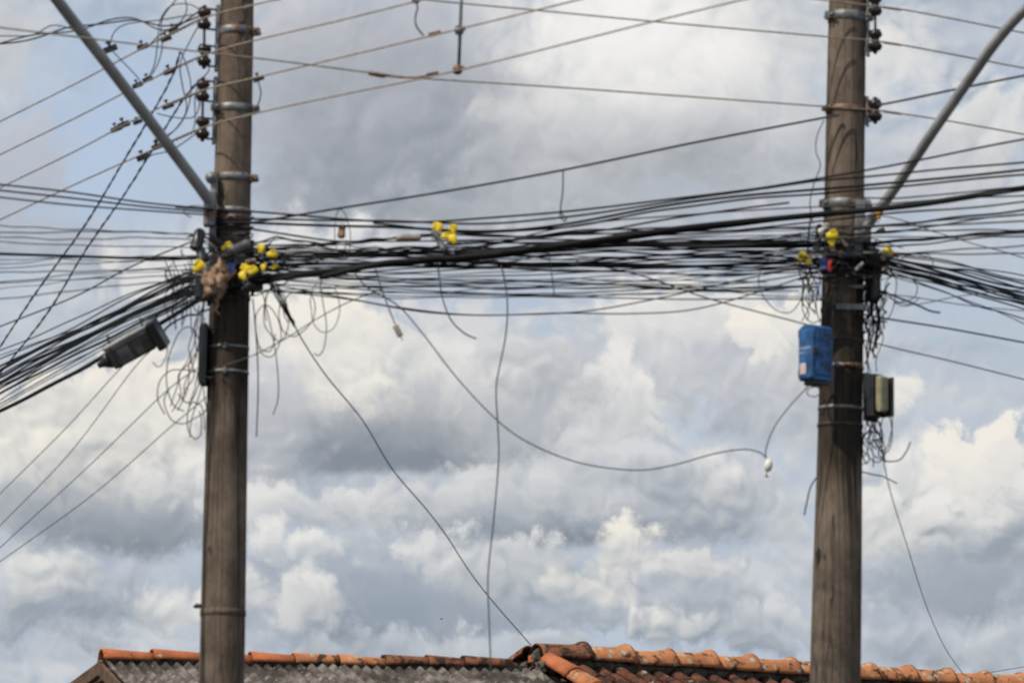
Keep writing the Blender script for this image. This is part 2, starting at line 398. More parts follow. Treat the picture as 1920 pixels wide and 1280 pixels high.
M = {
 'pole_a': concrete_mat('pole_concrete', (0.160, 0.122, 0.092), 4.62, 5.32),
 'pole_b': concrete_mat('pole_concrete_shaded_grimy', (0.156, 0.121, 0.092), 4.32, 5.28),
 'galv': galv_mat('galvanised_steel', 0.54), 'rusty': galv_mat('rusted_steel', 0.42), 'strap': galv_mat('strap_steel', 0.6),
 'iron': plain('dark_iron', (0.06, 0.05, 0.045), 0.7, 0.3, 0.4, 20),
 'porcelain': plain('brown_glazed_porcelain', (0.030, 0.020, 0.018), 0.3, 0, 0.3, 10, spec=0.5),
 'lamp_arm': plain('painted_lamp_arm', (0.33, 0.325, 0.315), 0.5, 0.25, 0.2, 9),
 'lens': plain('lamp_lens', (0.6, 0.6, 0.58), 0.2, 0, 0.05),
 'conductor': plain('weathered_conductor', (0.33, 0.265, 0.20), 0.6, 0.3, 0.3, 30),
 'copper': plain('oxidised_copper', (0.20, 0.105, 0.06), 0.55, 0.5, 0.4, 40),
 'black': plain('black_cable_sheath', (0.010, 0.010, 0.011), 0.7, 0, 0.3, 25, spec=0.2),
 'dark': plain('dark_grey_cable_sheath', (0.045, 0.043, 0.046), 0.6, 0, 0.3, 25),
 'greywire': plain('grey_drop_sheath', (0.085, 0.08, 0.082), 0.6, 0, 0.3, 25),
 'yellow': plain('yellow_plastic', (0.78, 0.56, 0.012), 0.42, 0, 0.10, 30, spec=0.5),
 'orange': plain('orange_plastic', (0.72, 0.32, 0.02), 0.45, 0, 0.1, 30),
 'blackplastic': plain('black_plastic', (0.022, 0.022, 0.023), 0.42, 0, 0.5, 9, spec=0.5),
 'greyplastic': plain('sun_bleached_plastic', (0.12, 0.122, 0.122), 0.42, 0, 0.55, 9, spec=0.5),
 'closure': plain('scuffed_closure_plastic', (0.042, 0.043, 0.044), 0.4, 0, 0.6, 8, spec=0.5),
 'bluemottled': plain('mottled_blue_paint', (0.020, 0.078, 0.20), 0.5, 0, 0.9, 17, spec=0.4),  # darker, strongly mottled blue for the side panel
 'palelid': plain('chalky_grey_plastic', (0.30, 0.295, 0.28), 0.5, 0, 0.4, 12),
 'blue': plain('blue_painted_box', (0.026, 0.095, 0.235), 0.5, 0, 0.6, 11, spec=0.4),
 'blueflap': plain('blue_plastic_flap', (0.09, 0.12, 0.32), 0.5, 0, 0.25, 18),
 'print': plain('white_print', (0.30, 0.36, 0.42), 0.5, 0, 0.2, 60),
 'sticker': plain('faded_pink_sticker', (0.62, 0.46, 0.45), 0.6, 0, 0.1, 40),
 'khaki': plain('khaki_box_cover', (0.27, 0.245, 0.145), 0.5, 0, 0.2, 16),
 'red': plain('red_ribbon', (0.30, 0.02, 0.02), 0.6, 0, 0.2, 20),
 'tag': plain('buff_plastic_tag', (0.33, 0.27, 0.21), 0.6, 0, 0.2, 30),
 'whitetag': plain('white_plastic_tag', (0.72, 0.68, 0.60), 0.55, 0, 0.12, 30),
 'rag': plain('tan_dry_fibre', (0.34, 0.225, 0.15), 0.95, 0, 0.5, 22, bump=0.8, spec=0.1),
 'clay_clean': clay_mat('clay_bright', (0.43, 0.135, 0.055), 0.60, 0.64),
 'clay_mix': clay_mat('clay_weathered', (0.44, 0.178, 0.077), 0.515, 0.42),
 'clay_dark': clay_mat('clay_mouldy', (0.22, 0.085, 0.045), 0.47, 0.60),
 'clay_field': clay_mat('clay_field', (0.125, 0.046, 0.026), 0.47, 0.56),
 'cement': cement_mat('fibre_cement'),
 'mortar': plain('ridge_mortar', (0.10, 0.087, 0.075), 0.95, 0, 0.5, 18, bump=0.8, spec=0.1),
 'plaster': plain('dusky_plaster', (0.27, 0.20, 0.17), 0.9, 0, 0.2, 5, bump=0.2),
 'timber': plain('old_timber', (0.11, 0.065, 0.04), 0.85, 0, 0.4, 12),
 'bird': plain('dark_plumage', (0.02, 0.018, 0.017), 0.8),
 'earth': plain('street_asphalt', (0.06, 0.057, 0.053), 0.95, 0, 0.3, 0.7),
}

# ================================================================== mesh building
class MB:
    def __init__(s): s.v = []; s.f = []; s.sm = []
    def add(s, vs, fs, smooth=True):
        k = len(s.v); s.v += [Vector(x) for x in vs]
        for f in fs: s.f.append([i+k for i in f]); s.sm.append(smooth)
        return s
    def tube(s, pts, r, sides=6, caps=True):
        pts = [Vector(p) for p in pts]; n = len(pts)
        rr = r if isinstance(r, (list, tuple)) else [r]*n
        t0 = (pts[1]-pts[0]).normalized()
        up = Vector((0, 0, 1)) if abs(t0.z) < 0.9 else Vector((1, 0, 0))
        a = t0.cross(up).normalized()
        vs, fs = [], []
        for i, p in enumerate(pts):
            t = (pts[min(i+1, n-1)]-pts[max(i-1, 0)])
            if t.length < 1e-9: t = t0
            t.normalize()
            a = (a - t*a.dot(t))
            a = a.normalized() if a.length > 1e-6 else t.orthogonal().normalized()
            b = t.cross(a)
            for k in range(sides):
                w = 2*math.pi*k/sides
                vs.append(p + (a*math.cos(w)+b*math.sin(w))*rr[i])
        for i in range(n-1):
            for k in range(sides):
                k2 = (k+1) % sides
                fs.append([i*sides+k, i*sides+k2, (i+1)*sides+k2, (i+1)*sides+k])
        if caps:
            fs.append(list(range(sides))[::-1]); fs.append([(n-1)*sides+k for k in range(sides)])
        return s.add(vs, fs)
    def box(s, c, ax, ay, az, h, bev=0.0):
        """box at c with unit axes and half sizes h, its edges chamfered by bev"""
        c = Vector(c)
        if bev <= 0:
            vs = [c+ax*h[0]*x+ay*h[1]*y+az*h[2]*z for x in (-1, 1) for y in (-1, 1) for z in (-1, 1)]
            fs = [[0,1,3,2],[4,6,7,5],[0,4,5,1],[2,3,7,6],[0,2,6,4],[1,5,7,3]]
            return s.add(vs, fs, False)
        bm = bmesh.new(); bmesh.ops.create_cube(bm, size=2)
        for v in bm.verts: v.co = Vector((v.co.x*h[0], v.co.y*h[1], v.co.z*h[2]))
        bmesh.ops.bevel(bm, geom=bm.edges[:], offset=bev, segments=2, affect='EDGES', profile=0.5)
        bm.verts.index_update()
        vs = [c+ax*v.co.x+ay*v.co.y+az*v.co.z for v in bm.verts]
        fs = [[v.index for v in f.verts] for f in bm.faces]
        bm.free()
        return s.add(vs, fs, False)
    def lathe(s, c, axis, prof, sides=16):
        """prof: (radius, height along axis)"""
        c = Vector(c); axis = Vector(axis).normalized(); a = axis.orthogonal().normalized(); b = axis.cross(a)
        vs, fs = [], []
        for (r, h) in prof:
            for k in range(sides):
                w = 2*math.pi*k/sides
                vs.append(c+axis*h+(a*math.cos(w)+b*math.sin(w))*r)
        for i in range(len(prof)-1):
            for k in range(sides):
                k2 = (k+1) % sides
                fs.append([i*sides+k, i*sides+k2, (i+1)*sides+k2, (i+1)*sides+k])
        fs.append(list(range(sides))[::-1]); fs.append([(len(prof)-1)*sides+k for k in range(sides)])
        return s.add(vs, fs)
    def lump(s, c, r, rough=0.25, seed=0, sub=3):
        bm = bmesh.new(); bmesh.ops.create_icosphere(bm, subdivisions=sub, radius=1)
        from mathutils import noise as mn
        c = Vector(c)
        bm.verts.index_update()
        vs = []
        for v in bm.verts:
            k = 1+rough*2*mn.noise(v.co*1.7+Vector((seed*3.1, seed, 0)))+rough*mn.noise(v.co*4.5+Vector((seed, 0, seed)))
            vs.append(c+Vector((v.co.x*r[0], v.co.y*r[1], v.co.z*r[2]))*k)
        fs = [[v.index for v in f.verts] for f in bm.faces]; bm.free()
        return s.add(vs, fs)
    def build(s, name, mat, parent=None, origin=None):
        base = parent['_o'] if parent is not None else None
        if base is not None: o = Vector(base)
        elif origin is not None: o = Vector(origin)
        else:
            o = Vector(((min(v.x for v in s.v)+max(v.x for v in s.v))/2, (min(v.y for v in s.v)+max(v.y for v in s.v))/2, min(v.z for v in s.v)))
        me = bpy.data.meshes.new(name)
        me.from_pydata([v-o for v in s.v], [], s.f)
        me.polygons.foreach_set('use_smooth', s.sm)
        me.materials.append(M[mat] if isinstance(mat, str) else mat)
        me.update()
        ob = bpy.data.objects.new(name, me); COL.objects.link(ob)
        if parent is not None: ob.parent = parent
        else: ob.location = o
        ob['_o'] = o[:]
        return ob

def tag(o, label, cat, group=None):
    o['label'] = label; o['category'] = cat
    if group: o['group'] = group
    return o
def thing(name, loc, label, cat, group=None):
    e = bpy.data.objects.new(name, None); COL.objects.link(e); e.location = loc; e['_o'] = Vector(loc)[:]
    e.empty_display_size = 0.1
    return tag(e, label, cat, group)

def spline(pts, per=10):
    """Catmull-Rom through pts (centripetal spacing is not needed: the points are fairly even)"""
    p = [Vector(x) for x in pts]
    if len(p) == 2:
        return [p[0].lerp(p[1], i/per) for i in range(per+1)]
    p = [p[0]*2-p[1]] + p + [p[-1]*2-p[-2]]
    out = []
    for i in range(1, len(p)-2):
        for k in range(per):
            t = k/per
            a, b, c, d = p[i-1], p[i], p[i+1], p[i+2]
            out.append(0.5*((2*b)+(c-a)*t+(2*a-5*b+4*c-d)*t*t+(3*b-a-3*c+d)*t*t*t))
    out.append(p[-2])
    return out

def px3(pts):
    """[(px,py,Y)...] -> 3D points"""
    return [P(*p) for p in pts]
def extend(pts, start=0, end=0):
    """carry a line on past the frame by some metres"""
    pts = list(pts)
    def run(p, q, L):                      # on for a further span: the slope eases out as in a hanging line
        d = (p-q).normalized(); out = [p.copy()]; L *= 3
        for k in range(20):
            e = d.copy(); e.z *= 1-1.7*(k+0.5)/20 if d.z < 0 else 1
            out.append(out[-1]+e*(L/20))
        return out[1:]
    if start: pts = run(pts[0], pts[1], start)[::-1]+pts
    if end: pts = pts+run(pts[-1], pts[-2], end)
    return pts
def jitter(path, amp, rnd):
    n = len(path)
    ph = [rnd.uniform(0, 6.28) for _ in range(6)]; fr = [rnd.uniform(0.6, 1.6)*k for k in (3, 6, 13)]
    out = []
    for i, p in enumerate(path):
        t = i/(n-1); e = min(1, 6*t, 6*(1-t))
        dz = sum(math.sin(fr[k]*t*2+ph[k])/(k+1) for k in range(3)); dy = sum(math.sin(fr[k]*t*2+ph[k+3])/(k+1) for k in range(3))
        out.append(p+Vector((0, dy*amp*e, dz*amp*e)))
    return out

RND = random.Random(11)
def cable(name, pts, r, mat, label, cat, group=None, ext=(0, 0), per=10, wob=0.0, sides=6):
    path = extend(spline(px3(pts), per), *ext)
    if wob: path = jitter(path, wob, RND)
    return tag(MB().tube(path, r, sides).build(name, mat), label, cat, group)

def twisted(name, pts, r, turn, label, cat, group=None, mats=('black', 'dark'), ext=(0, 0), gap=0.7):
    """two strands wound round each other, each a part"""
    path = extend(spline(px3(pts), 30), *ext)
    L = [0]
    for a, b in zip(path, path[1:]): L.append(L[-1]+(b-a).length)
    t = thing(name, path[-1], label, cat, group)
    for s in range(2):
        q = []
        for i, p in enumerate(path):
            d = (path[min(i+1, len(path)-1)]-path[max(i-1, 0)]).normalized()
            a = d.cross(Vector((0, 1, 0))).normalized(); b = d.cross(a)
            w = L[i]/turn*2*math.pi+s*math.pi
            k = r*gap*(1+0.35*math.sin(L[i]*5.3+s*2))
            q.append(p+(a*math.cos(w)+b*math.sin(w))*k)
        MB().tube(q, r, 6).build('strand', mats[s], t)
    return t

X, Yx, Z = Vector((1, 0, 0)), Vector((0, 1, 0)), Vector((0, 0, 1))

# ================================================================== ground
g = MB().add([(-3000, -3000, 0), (3000, -3000, 0), (3000, 3000, 0), (-3000, 3000, 0)], [[0, 1, 2, 3]], False).build('ground', 'earth', origin=(0, 0, 0))
g['kind'] = 'structure'

# ================================================================== houses
def place(mb, name, mat, parent, at):
    """part whose own origin is `at` (world), so that copies can be turned about it"""
    at = Vector(at)
    ob = mb.build(name, mat, None, origin=at)
    ob.parent = parent; ob.location = at-Vector(parent['_o']); ob['_o'] = at[:]
    return ob
def copy_part(src, parent, at, rot=None, mat=None):
    o = src.copy(); COL.objects.link(o); o.parent = parent
    o.location = Vector(at)-Vector(parent['_o'])
    if rot: o.rotation_euler = rot
    if mat:
        o.material_slots[0].link = 'OBJECT'; o.material_slots[0].material = M[mat]
    return o

def half_pipe(mb, c, along, up, side, length, r0, r1, thick=0.013, arc=math.pi*0.98, seg=10, collar=None, rows=3):
    """clay half barrel: open shell with thickness; r0 at the start, r1 at the end; collar = (start fraction, extra radius)"""
    def ringpts(t, r):
        o = []
        for k in range(seg+1):
            w = -arc/2+arc*k/seg
            o.append(c+along*(length*(t-0.5))+side*math.sin(w)*r+up*math.cos(w)*r)
        return o
    ts = [(i/rows, r0+(r1-r0)*i/rows) for i in range(rows+1)]
    if collar:
        f, e = collar
        ts = [(0, r0), (f-0.16, r1), (f, r1+e*0.35), (f+(1-f)*0.6, r1+e*0.9), (1, r1+e)]
    outer, inner = [], []
    for t, r in ts: outer.append(ringpts(t, r)); inner.append(ringpts(t, r-thick))
    n = seg+1; R = len(ts)
    vs = [p for ring in outer for p in ring]+[p for ring in inner for p in ring]
    off = R*n
    fs = []
    for i in range(R-1):
        for k in range(seg):
            a = i*n+k
            fs.append([a, a+1, a+n+1, a+n]); fs.append([off+a, off+a+n, off+a+n+1, off+a+1])
        fs.append([i*n, i*n+n, off+i*n+n, off+i*n]); fs.append([i*n+seg, off+i*n+seg, off+i*n+n+seg, i*n+n+seg])
    for k in range(seg):
        fs.append([k, off+k, off+k+1, k+1]); a = (R-1)*n+k
        fs.append([a, a+1, off+a+1, off+a])
    mb.add(vs, fs)
    return mb

# ---- fibre cement house (left)
A, B = P(199, 1241, 29.5), P(990, 1256, 30.8)
r1 = (B-A).normalized(); n1 = Vector((r1.y, -r1.x, 0)).normalized()
pN, pF = math.radians(20), math.radians(8)
sN = (n1*math.cos(pN)-Z*math.sin(pN)); sF = (-n1*math.cos(pF)-Z*math.sin(pF))
upN = r1.cross(sN); upN = upN if upN.z > 0 else -upN
upF = r1.cross(sF); upF = upF if upF.z > 0 else -upF
base = Vector((A.x, A.y, 0))
hA = thing('house', base, 'low house with grey corrugated roof and clay ridge tiles', 'house')
Lr = (B-A).length
mb = MB()          # walls: gable prism under the roof
ins = 0.32
def ridge_pt(a, d, p, drop=0.09): return A+r1*a+n1*d-Z*(abs(d)*math.tan(p)+drop)
for a in (ins, Lr):
    pass
w0 = [ridge_pt(ins, 2.2, pN), ridge_pt(ins, 0, pN), ridge_pt(ins, -2.2, pF)]
w1 = [ridge_pt(Lr+0.15, 2.2, pN), ridge_pt(Lr+0.15, 0, pN), ridge_pt(Lr+0.15, -2.2, pF)]
def gd(p): return Vector((p.x, p.y, -0.02))
vs = [gd(w0[0]), w0[0], w0[1], w0[2], gd(w0[2]), gd(w1[0]), w1[0], w1[1], w1[2], gd(w1[2])]
mb.add(vs, [[0, 1, 2, 3, 4], [9, 8, 7, 6, 5], [0, 5, 6, 1], [3, 8, 9, 4], [1, 6, 7, 2], [2, 7, 8, 3]], False)
mb.build('wall', 'plaster', hA)
# roof timbers are the roof part, sheets and tiles its pieces
mb = MB()
for a in (0.06, 0.36, 1.2, 2.1, 3.0):
    for s_, p_, u_ in ((sN, pN, upN), (sF, pF, upF)):
        L_ = 2.45
        mb.box(A+r1*a+s_*(L_/2)-u_*0.055, r1, s_, u_, (0.025, L_/2, 0.035), 0)
roofA = mb.build('roof', 'timber', hA)
def sheet(s_, u_, a0, wid, length, lift, top_drop):
    mb = MB(); pitch, amp = 0.090, 0.016
    nx = int(wid/pitch*8); ny = 7
    vs, fs = [], []
    for j in range(ny+1):
        for i in range(nx+1):
            x = wid*i/nx; t = j/ny
            rag = 0.012*math.sin(i*1.9)+0.008*math.sin(i*0.7) if j in (0, ny) else 0
            sag = -0.010*math.sin(t*9+a0*3)*0.4
            vs.append(A+r1*(a0+x)+s_*(top_drop+length*t+rag)+u_*(0.014+amp*math.cos(2*math.pi*(a0+x)/pitch)+lift+sag+0.004*(1-t)))
    n = nx+1
    for j in range(ny):
        for i in range(nx): fs.append([j*n+i, j*n+i+1, (j+1)*n+i+1, (j+1)*n+i])
    k = len(vs)
    vs2 = [v-u_*0.006 for v in vs]
    fs2 = [[i+k for i in f][::-1] for f in fs]
    rim = [i for i in range(n)]+[j*n+nx for j in range(1, ny+1)]+[ny*n+i for i in range(nx-1, -1, -1)]+[j*n for j in range(ny-1, 0, -1)]
    fs3 = [[rim[i], rim[(i+1) % len(rim)], rim[(i+1) % len(rim)]+k, rim[i]+k] for i in range(len(rim))]
    mb.add(vs+vs2, fs+fs2+fs3)
    return mb
for i in range(8):
    a0 = -0.02+i*0.498
    sheet(sN, upN, a0, 0.54, 2.45, 0.004*(i % 2)-(0.09 if i >= 7 else 0), 0.02+0.012*(i % 3)).build('roof_sheet', 'cement', roofA)
    sheet(sF, upF, a0, 0.54, 2.45, 0.004*(i % 2), 0.02).build('roof_sheet', 'cement', roofA)
for s_, u_ in ((sN, upN), (sF, upF)):     # verge boards of the gable
    MB().box(A-r1*0.045+s_*1.2-u_*0.045, r1, s_, u_, (0.016, 1.24, 0.05), 0.004).build('verge_board', 'timber', roofA)
# mortar bed under the ridge tiles
mb = MB()
pth = [A+r1*(0.03+i*0.09)+Z*(0.012+0.008*math.sin(i*1.3))+n1*0.012*math.sin(i*2.1) for i in range(int(Lr/0.09))]
mb.tube(pth, [0.055+0.010*math.sin(i*2.7) for i in range(len(pth))], 8)
mb.build('mortar_bed', 'mortar', roofA)
joints = [195, 286, 378, 466, 546, 630, 716, 798, 868, 950]
upR = r1.cross(n1); upR = upR if upR.z > 0 else -upR
for i in range(len(joints)-1):
    f0, f1 = (joints[i]-199)/791*Lr, (joints[i+1]-199)/791*Lr
    L_ = (f1-f0)+0.05
    mb = MB()
    cc = A+r1*((f0+f1)/2)+Z*(0.016+0.007*math.sin(i*2.2)+0.012*(i == 8))
    half_pipe(mb, cc, r1, upR, n1, L_, 0.088, 0.066, collar=None)
    t_ = place(mb, 'ridge_tile', ['clay_clean', 'clay_clean', 'clay_clean', 'clay_clean', 'clay_mix', 'clay_mix', 'clay_dark', 'clay_dark', 'clay_dark'][i], roofA, cc)
    t_.rotation_euler = (0.012*math.sin(i*3.3), 0.020*math.sin(i*2.6+1)+(0.02 if i == 1 else 0), 0.02*math.sin(i*1.9))

# ---- clay tile house (right)
Cc, Dd = P(1003, 1236, 30.9), P(1920, 1298, 33.7)
r2 = (Dd-Cc).normalized(); n2 = Vector((r2.y, -r2.x, 0)).normalized()
Dd = Cc+r2*6.3; L2 = 6.3
p2 = math.radians(22)
tN = n2*math.cos(p2)-Z*math.sin(p2); tF = -n2*math.cos(p2)-Z*math.sin(p2)
uN = r2.cross(tN); uN = uN if uN.z > 0 else -uN
uF = r2.cross(tF); uF = uF if uF.z > 0 else -uF
up2 = r2.cross(n2); up2 = up2 if up2.z > 0 else -up2
hB = thing('house', Vector((Cc.x, Cc.y, 0)), 'house with weathered orange clay tile roof behind the blue box pole', 'house')
def rp2(a, d, drop=0.16): return Cc+r2*a+n2*d-Z*(abs(d)*math.tan(p2)+drop)
v0 = [rp2(0.15, 2.3), rp2(0.15, 0), rp2(0.15, -2.3)]; v1 = [rp2(L2-0.2, 2.3), rp2(L2-0.2, 0), rp2(L2-0.2, -2.3)]
MB().add([gd(v0[0]), v0[0], v0[1], v0[2], gd(v0[2]), gd(v1[0]), v1[0], v1[1], v1[2], gd(v1[2])],
         [[0, 1, 2, 3, 4], [9, 8, 7, 6, 5], [0, 5, 6, 1], [3, 8, 9, 4], [1, 6, 7, 2], [2, 7, 8, 3]], False).build('wall', 'plaster', hB)
mb = MB()
for s_, u_ in ((tN, uN), (tF, uF)):
    mb.box(Cc+r2*(L2/2)+s_*1.27-u_*0.105, r2, s_, u_, (L2/2-0.02, 1.27, 0.012), 0)
roofB = mb.build('roof', 'timber', hB)
# field tiles: a barrel beside a channel, 27 columns of 8 courses on the street side
src = {}
colw, expo = 0.185, 0.31
for side_, (s_, u_) in enumerate(((tN, uN), (tF, uF))):
    cols, rows = (32, 8) if side_ == 0 else (32, 1)
    mb = MB()
    o0 = Cc
    half_pipe(mb, o0, s_, u_, r2, 0.40, 0.052, 0.066, 0.012, math.pi*0.92, 7, rows=1)
    half_pipe(mb, o0+r2*colw*0.5-u_*0.012+s_*0.02, s_, -u_, r2, 0.40, 0.070, 0.056, 0.012, math.pi*0.9, 6, rows=1)
    proto = None
    for j in range(rows):
        for i in range(cols):
            at = Cc+r2*(0.20+i*colw+0.006*math.sin(i*5.1+j*3))+s_*(0.17+j*expo+0.010*math.sin(i*3.7+j))+u_*(-0.040+0.007*math.sin(i*2.3+j*1.7))
            if proto is None:
                proto = place(mb, 'roof_tile', 'clay_field', roofB, o0); proto.location = at-Vector(roofB['_o']); o_ = proto
            else:
                o_ = copy_part(proto, roofB, at)
            ax = s_.cross(u_)
            q = Matrix.Rotation(0.03*math.sin(i*7.7+j*2.9), 3, u_) @ Matrix.Rotation(0.035, 3, r2)
            o_.rotation_euler = q.to_euler()
mb = MB()      # mortar bed along the ridge
pth = [Cc+r2*(0.05+i*0.1)-Z*(0.012+0.006*math.sin(i*1.7))+n2*0.015*math.sin(i*2.3) for i in range(int(L2/0.1))]
mb.tube(pth, [0.085+0.010*math.sin(i*2.9) for i in range(len(pth))], 8)
mb.build('mortar_bed', 'mortar', roofB)
mb = MB(); o0 = Cc.copy()
half_pipe(mb, o0, r2, up2, n2, 0.45, 0.120, 0.128, 0.016, math.pi*0.98, 12, collar=(0.86, 0.034))
proto = place(mb, 'ridge_tile', 'clay_mix', roofB, o0)
step = 0.418
for i in range(15):
    at = Cc+r2*(0.235+i*step)+Z*(0.012+0.006*math.sin(i*2.4))
    o_ = proto if i == 0 else copy_part(proto, roofB, at)
    o_.location = at-Vector(roofB['_o'])
    o_.rotation_euler = (0.0, 0.008*math.sin(i*1.7), 0.012*math.sin(i*3.1))
proto.material_slots[0].link = 'OBJECT'; proto.material_slots[0].material = M['clay_dark']
# broken mortar end of the ridge with its arch of tile
mb = MB(); mb.lump(Cc+r2*0.02-Z*0.01, (0.05, 0.12, 0.085), 0.22, 3); mb.lump(Cc-n2*0.12-Z*0.05, (0.06, 0.10, 0.05), 0.3, 5); mb.lump(Cc+n2*0.14-Z*0.07, (0.07, 0.12, 0.06), 0.3, 8)
mb.build('mortar_end', 'mortar', roofB)
mb = MB(); mb.box(Cc-r2*0.045+n2*0.03+Z*0.0, r2, n2, Z, (0.02, 0.035, 0.028), 0.006); mb.build('brick_chip', 'clay_clean', roofB)
for i in range(5):      # capping tiles down both verges
    at = Cc+r2*0.02+tN*(0.36+i*0.33)+uN*(0.028)
    mb = MB(); half_pipe(mb, at, tN, uN, r2, 0.40, 0.085, 0.105, 0.014, math.pi*0.9, 8)
    place(mb, 'verge_tile', 'clay_clean' if i in (0, 2) else 'clay_mix', roofB, at)
    at = Cc-r2*0.02+tF*(0.22+i*0.33)+uF*0.05
    mb = MB(); half_pipe(mb, at, tF, uF, r2, 0.40, 0.085, 0.105, 0.014, math.pi*0.9, 8)
    place(mb, 'verge_tile', 'clay_dark', roofB, at)

# ================================================================== poles
YP = 21.5
class Pole:
    def __init__(s, rows):
        s.k = []
        for (y, xl, xr) in rows:
            a, b = P(xl, y, YP), P(xr, y, YP)
            s.k.append((y, (a+b)/2, (b-a).length/2*0.965))
    def at(s, y):
        k = s.k
        i = 0
        while i < len(k)-2 and y > k[i+1][0]: i += 1
        (y0, c0, q0), (y1, c1, q1) = k[i], k[i+1]
        t = (y-y0)/(y1-y0)
        return c0.lerp(c1, t), q0+(q1-q0)*t
    def axis(s): return (s.k[0][1]-s.k[-1][1]).normalized()
def build_pole(P_, mat, label):
    c_lo, q_lo = P_.at(1280); ax = P_.axis()
    tg = (c_lo.z+0.3)/ax.z
    foot = c_lo-ax*tg
    c_hi, q_hi = P_.at(-500)
    root = thing('utility_pole', Vector((foot.x, foot.y, 0)), label, 'utility pole', 'concrete poles')
    pts, rad = [], []
    rows = list(range(-500, 1290, 30))
    for y in rows:
        c, q = P_.at(y); pts.append(c); rad.append(q*(1+0.006*math.sin(y*0.013)))
    for i in range(1, 13):
        f = i/12; pts.append(c_lo.lerp(foot, f)); rad.append(q_lo*(1+0.24*f))
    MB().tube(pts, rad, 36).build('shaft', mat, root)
    mbp = MB(); mbp.lathe((foot.x, foot.y, -0.05), Z, [(0.42, 0), (0.42, 0.07), (0.36, 0.09), (0.1, 0.09)], 24)
    mbp.build('footing', 'mortar', root)
    return root
def band(P_, root, y, h, mat, proud=0.006, name='steel_band', bolts=(), gap=None):
    c, q = P_.at(y); ax = P_.axis(); hh = h/340/2
    prof = [(q+0.001, -hh), (q+proud, -hh*0.9), (q+proud, hh*0.9), (q+0.001, hh)]
    mb = MB(); mb.lathe(c, ax, prof, 36)
    for (sx, sy) in bolts:      # bolt lugs: direction round the shaft
        d = Vector((sx, sy, 0)).normalized(); t = Z.cross(d)
        mb.box(c+d*(q+0.018), d, t, ax, (0.022, 0.008, hh*0.9), 0.002)
        mb.box(c+d*(q+0.018)+t*0.03, d, t, ax, (0.020, 0.007, hh*0.9), 0.002)
        mb.tube([c+d*(q+0.024)-t*0.03, c+d*(q+0.024)+t*0.065], 0.008, 8)
    return mb.build(name, mat, root)

PA = Pole([(-500, 424, 480), (0, 412, 477), (640, 389, 468), (1280, 371, 460)])
PB = Pole([(-500, 1566, 1632), (0, 1553, 1625), (640, 1537, 1620), (1280, 1516, 1616)])
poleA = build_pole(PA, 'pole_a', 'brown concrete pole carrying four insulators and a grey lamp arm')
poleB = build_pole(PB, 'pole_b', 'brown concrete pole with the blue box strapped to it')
for y, h, m_, b_ in ((62, 16, 'galv', [(1, -0.35)]), (208, 15, 'galv', [(1, -0.3), (-1, -0.5)]), (338, 15, 'rusty', [(1, -0.4), (-1, -0.6)]),
                     (400, 10, 'galv', []), (415, 9, 'rusty', [(0.2, -1)]), (470, 12, 'rusty', [(-0.6, -1)])):
    band(PA, poleA, y, h, m_, 0.005, bolts=b_)
for y in (653, 700):
    band(PA, poleA, y, 5, 'strap', 0.004, name='strap')
    c, q = PA.at(y); MB().box(c+Vector((-0.01, -q-0.006, 0)), X, Yx, Z, (0.010, 0.007, 0.016), 0.002).build('strap_buckle', 'strap', poleA)
band(PA, poleA, 1150, 12, 'pole_a', 0.004, name='casting_ring')
band(PA, poleA, 560, 10, 'iron', 0.006)
for y, h, m_, b_ in ((35, 18, 'galv', [(-1, -0.5), (1, -0.5)]), (210, 12, 'rusty', [(-1, -0.45), (1, -0.4)]), (388, 17, 'galv', [(-1, -0.4), (1, -0.6)]),
                     (512, 8, 'iron', []), (640, 6, 'iron', []), (690, 8, 'rusty', [(0.3, -1)])):
    band(PB, poleB, y, h, m_, 0.005, bolts=b_)
band(PB, poleB, 768, 6, 'strap', 0.004, name='strap')
band(PB, poleB, 800, 7, 'iron', 0.004, name='strap')
c, q = PB.at(583)
MB().box(c+Vector((0.04, -q-0.012, 0)), X, Yx, Z, (0.085, 0.010, 0.017), 0.003).build('clamp_plate', 'strap', poleB)
band(PB, poleB, 583, 8, 'iron', 0.005)
c, q = PB.at(545)
MB().box(c+Vector((0.02, -q-0.006, 0)), X, Yx, Z, (0.09, 0.006, 0.010), 0.002).build('clamp_plate', 'galv', poleB)
# step hook low on the first pole
c, q = PA.at(1140)
hk = MB(); hk.tube([c+Vector((-q+0.01, -0.03, 0)), c+Vector((-q-0.02, -0.04, 0.012)), c+Vector((-q-0.035, -0.045, -0.004))], 0.008, 8)
hk.box(c+Vector((-q-0.012, -0.035, 0.004)), X, Yx, Z, (0.016, 0.012, 0.012), 0.003); hk.build('step_hook', 'iron', poleA)

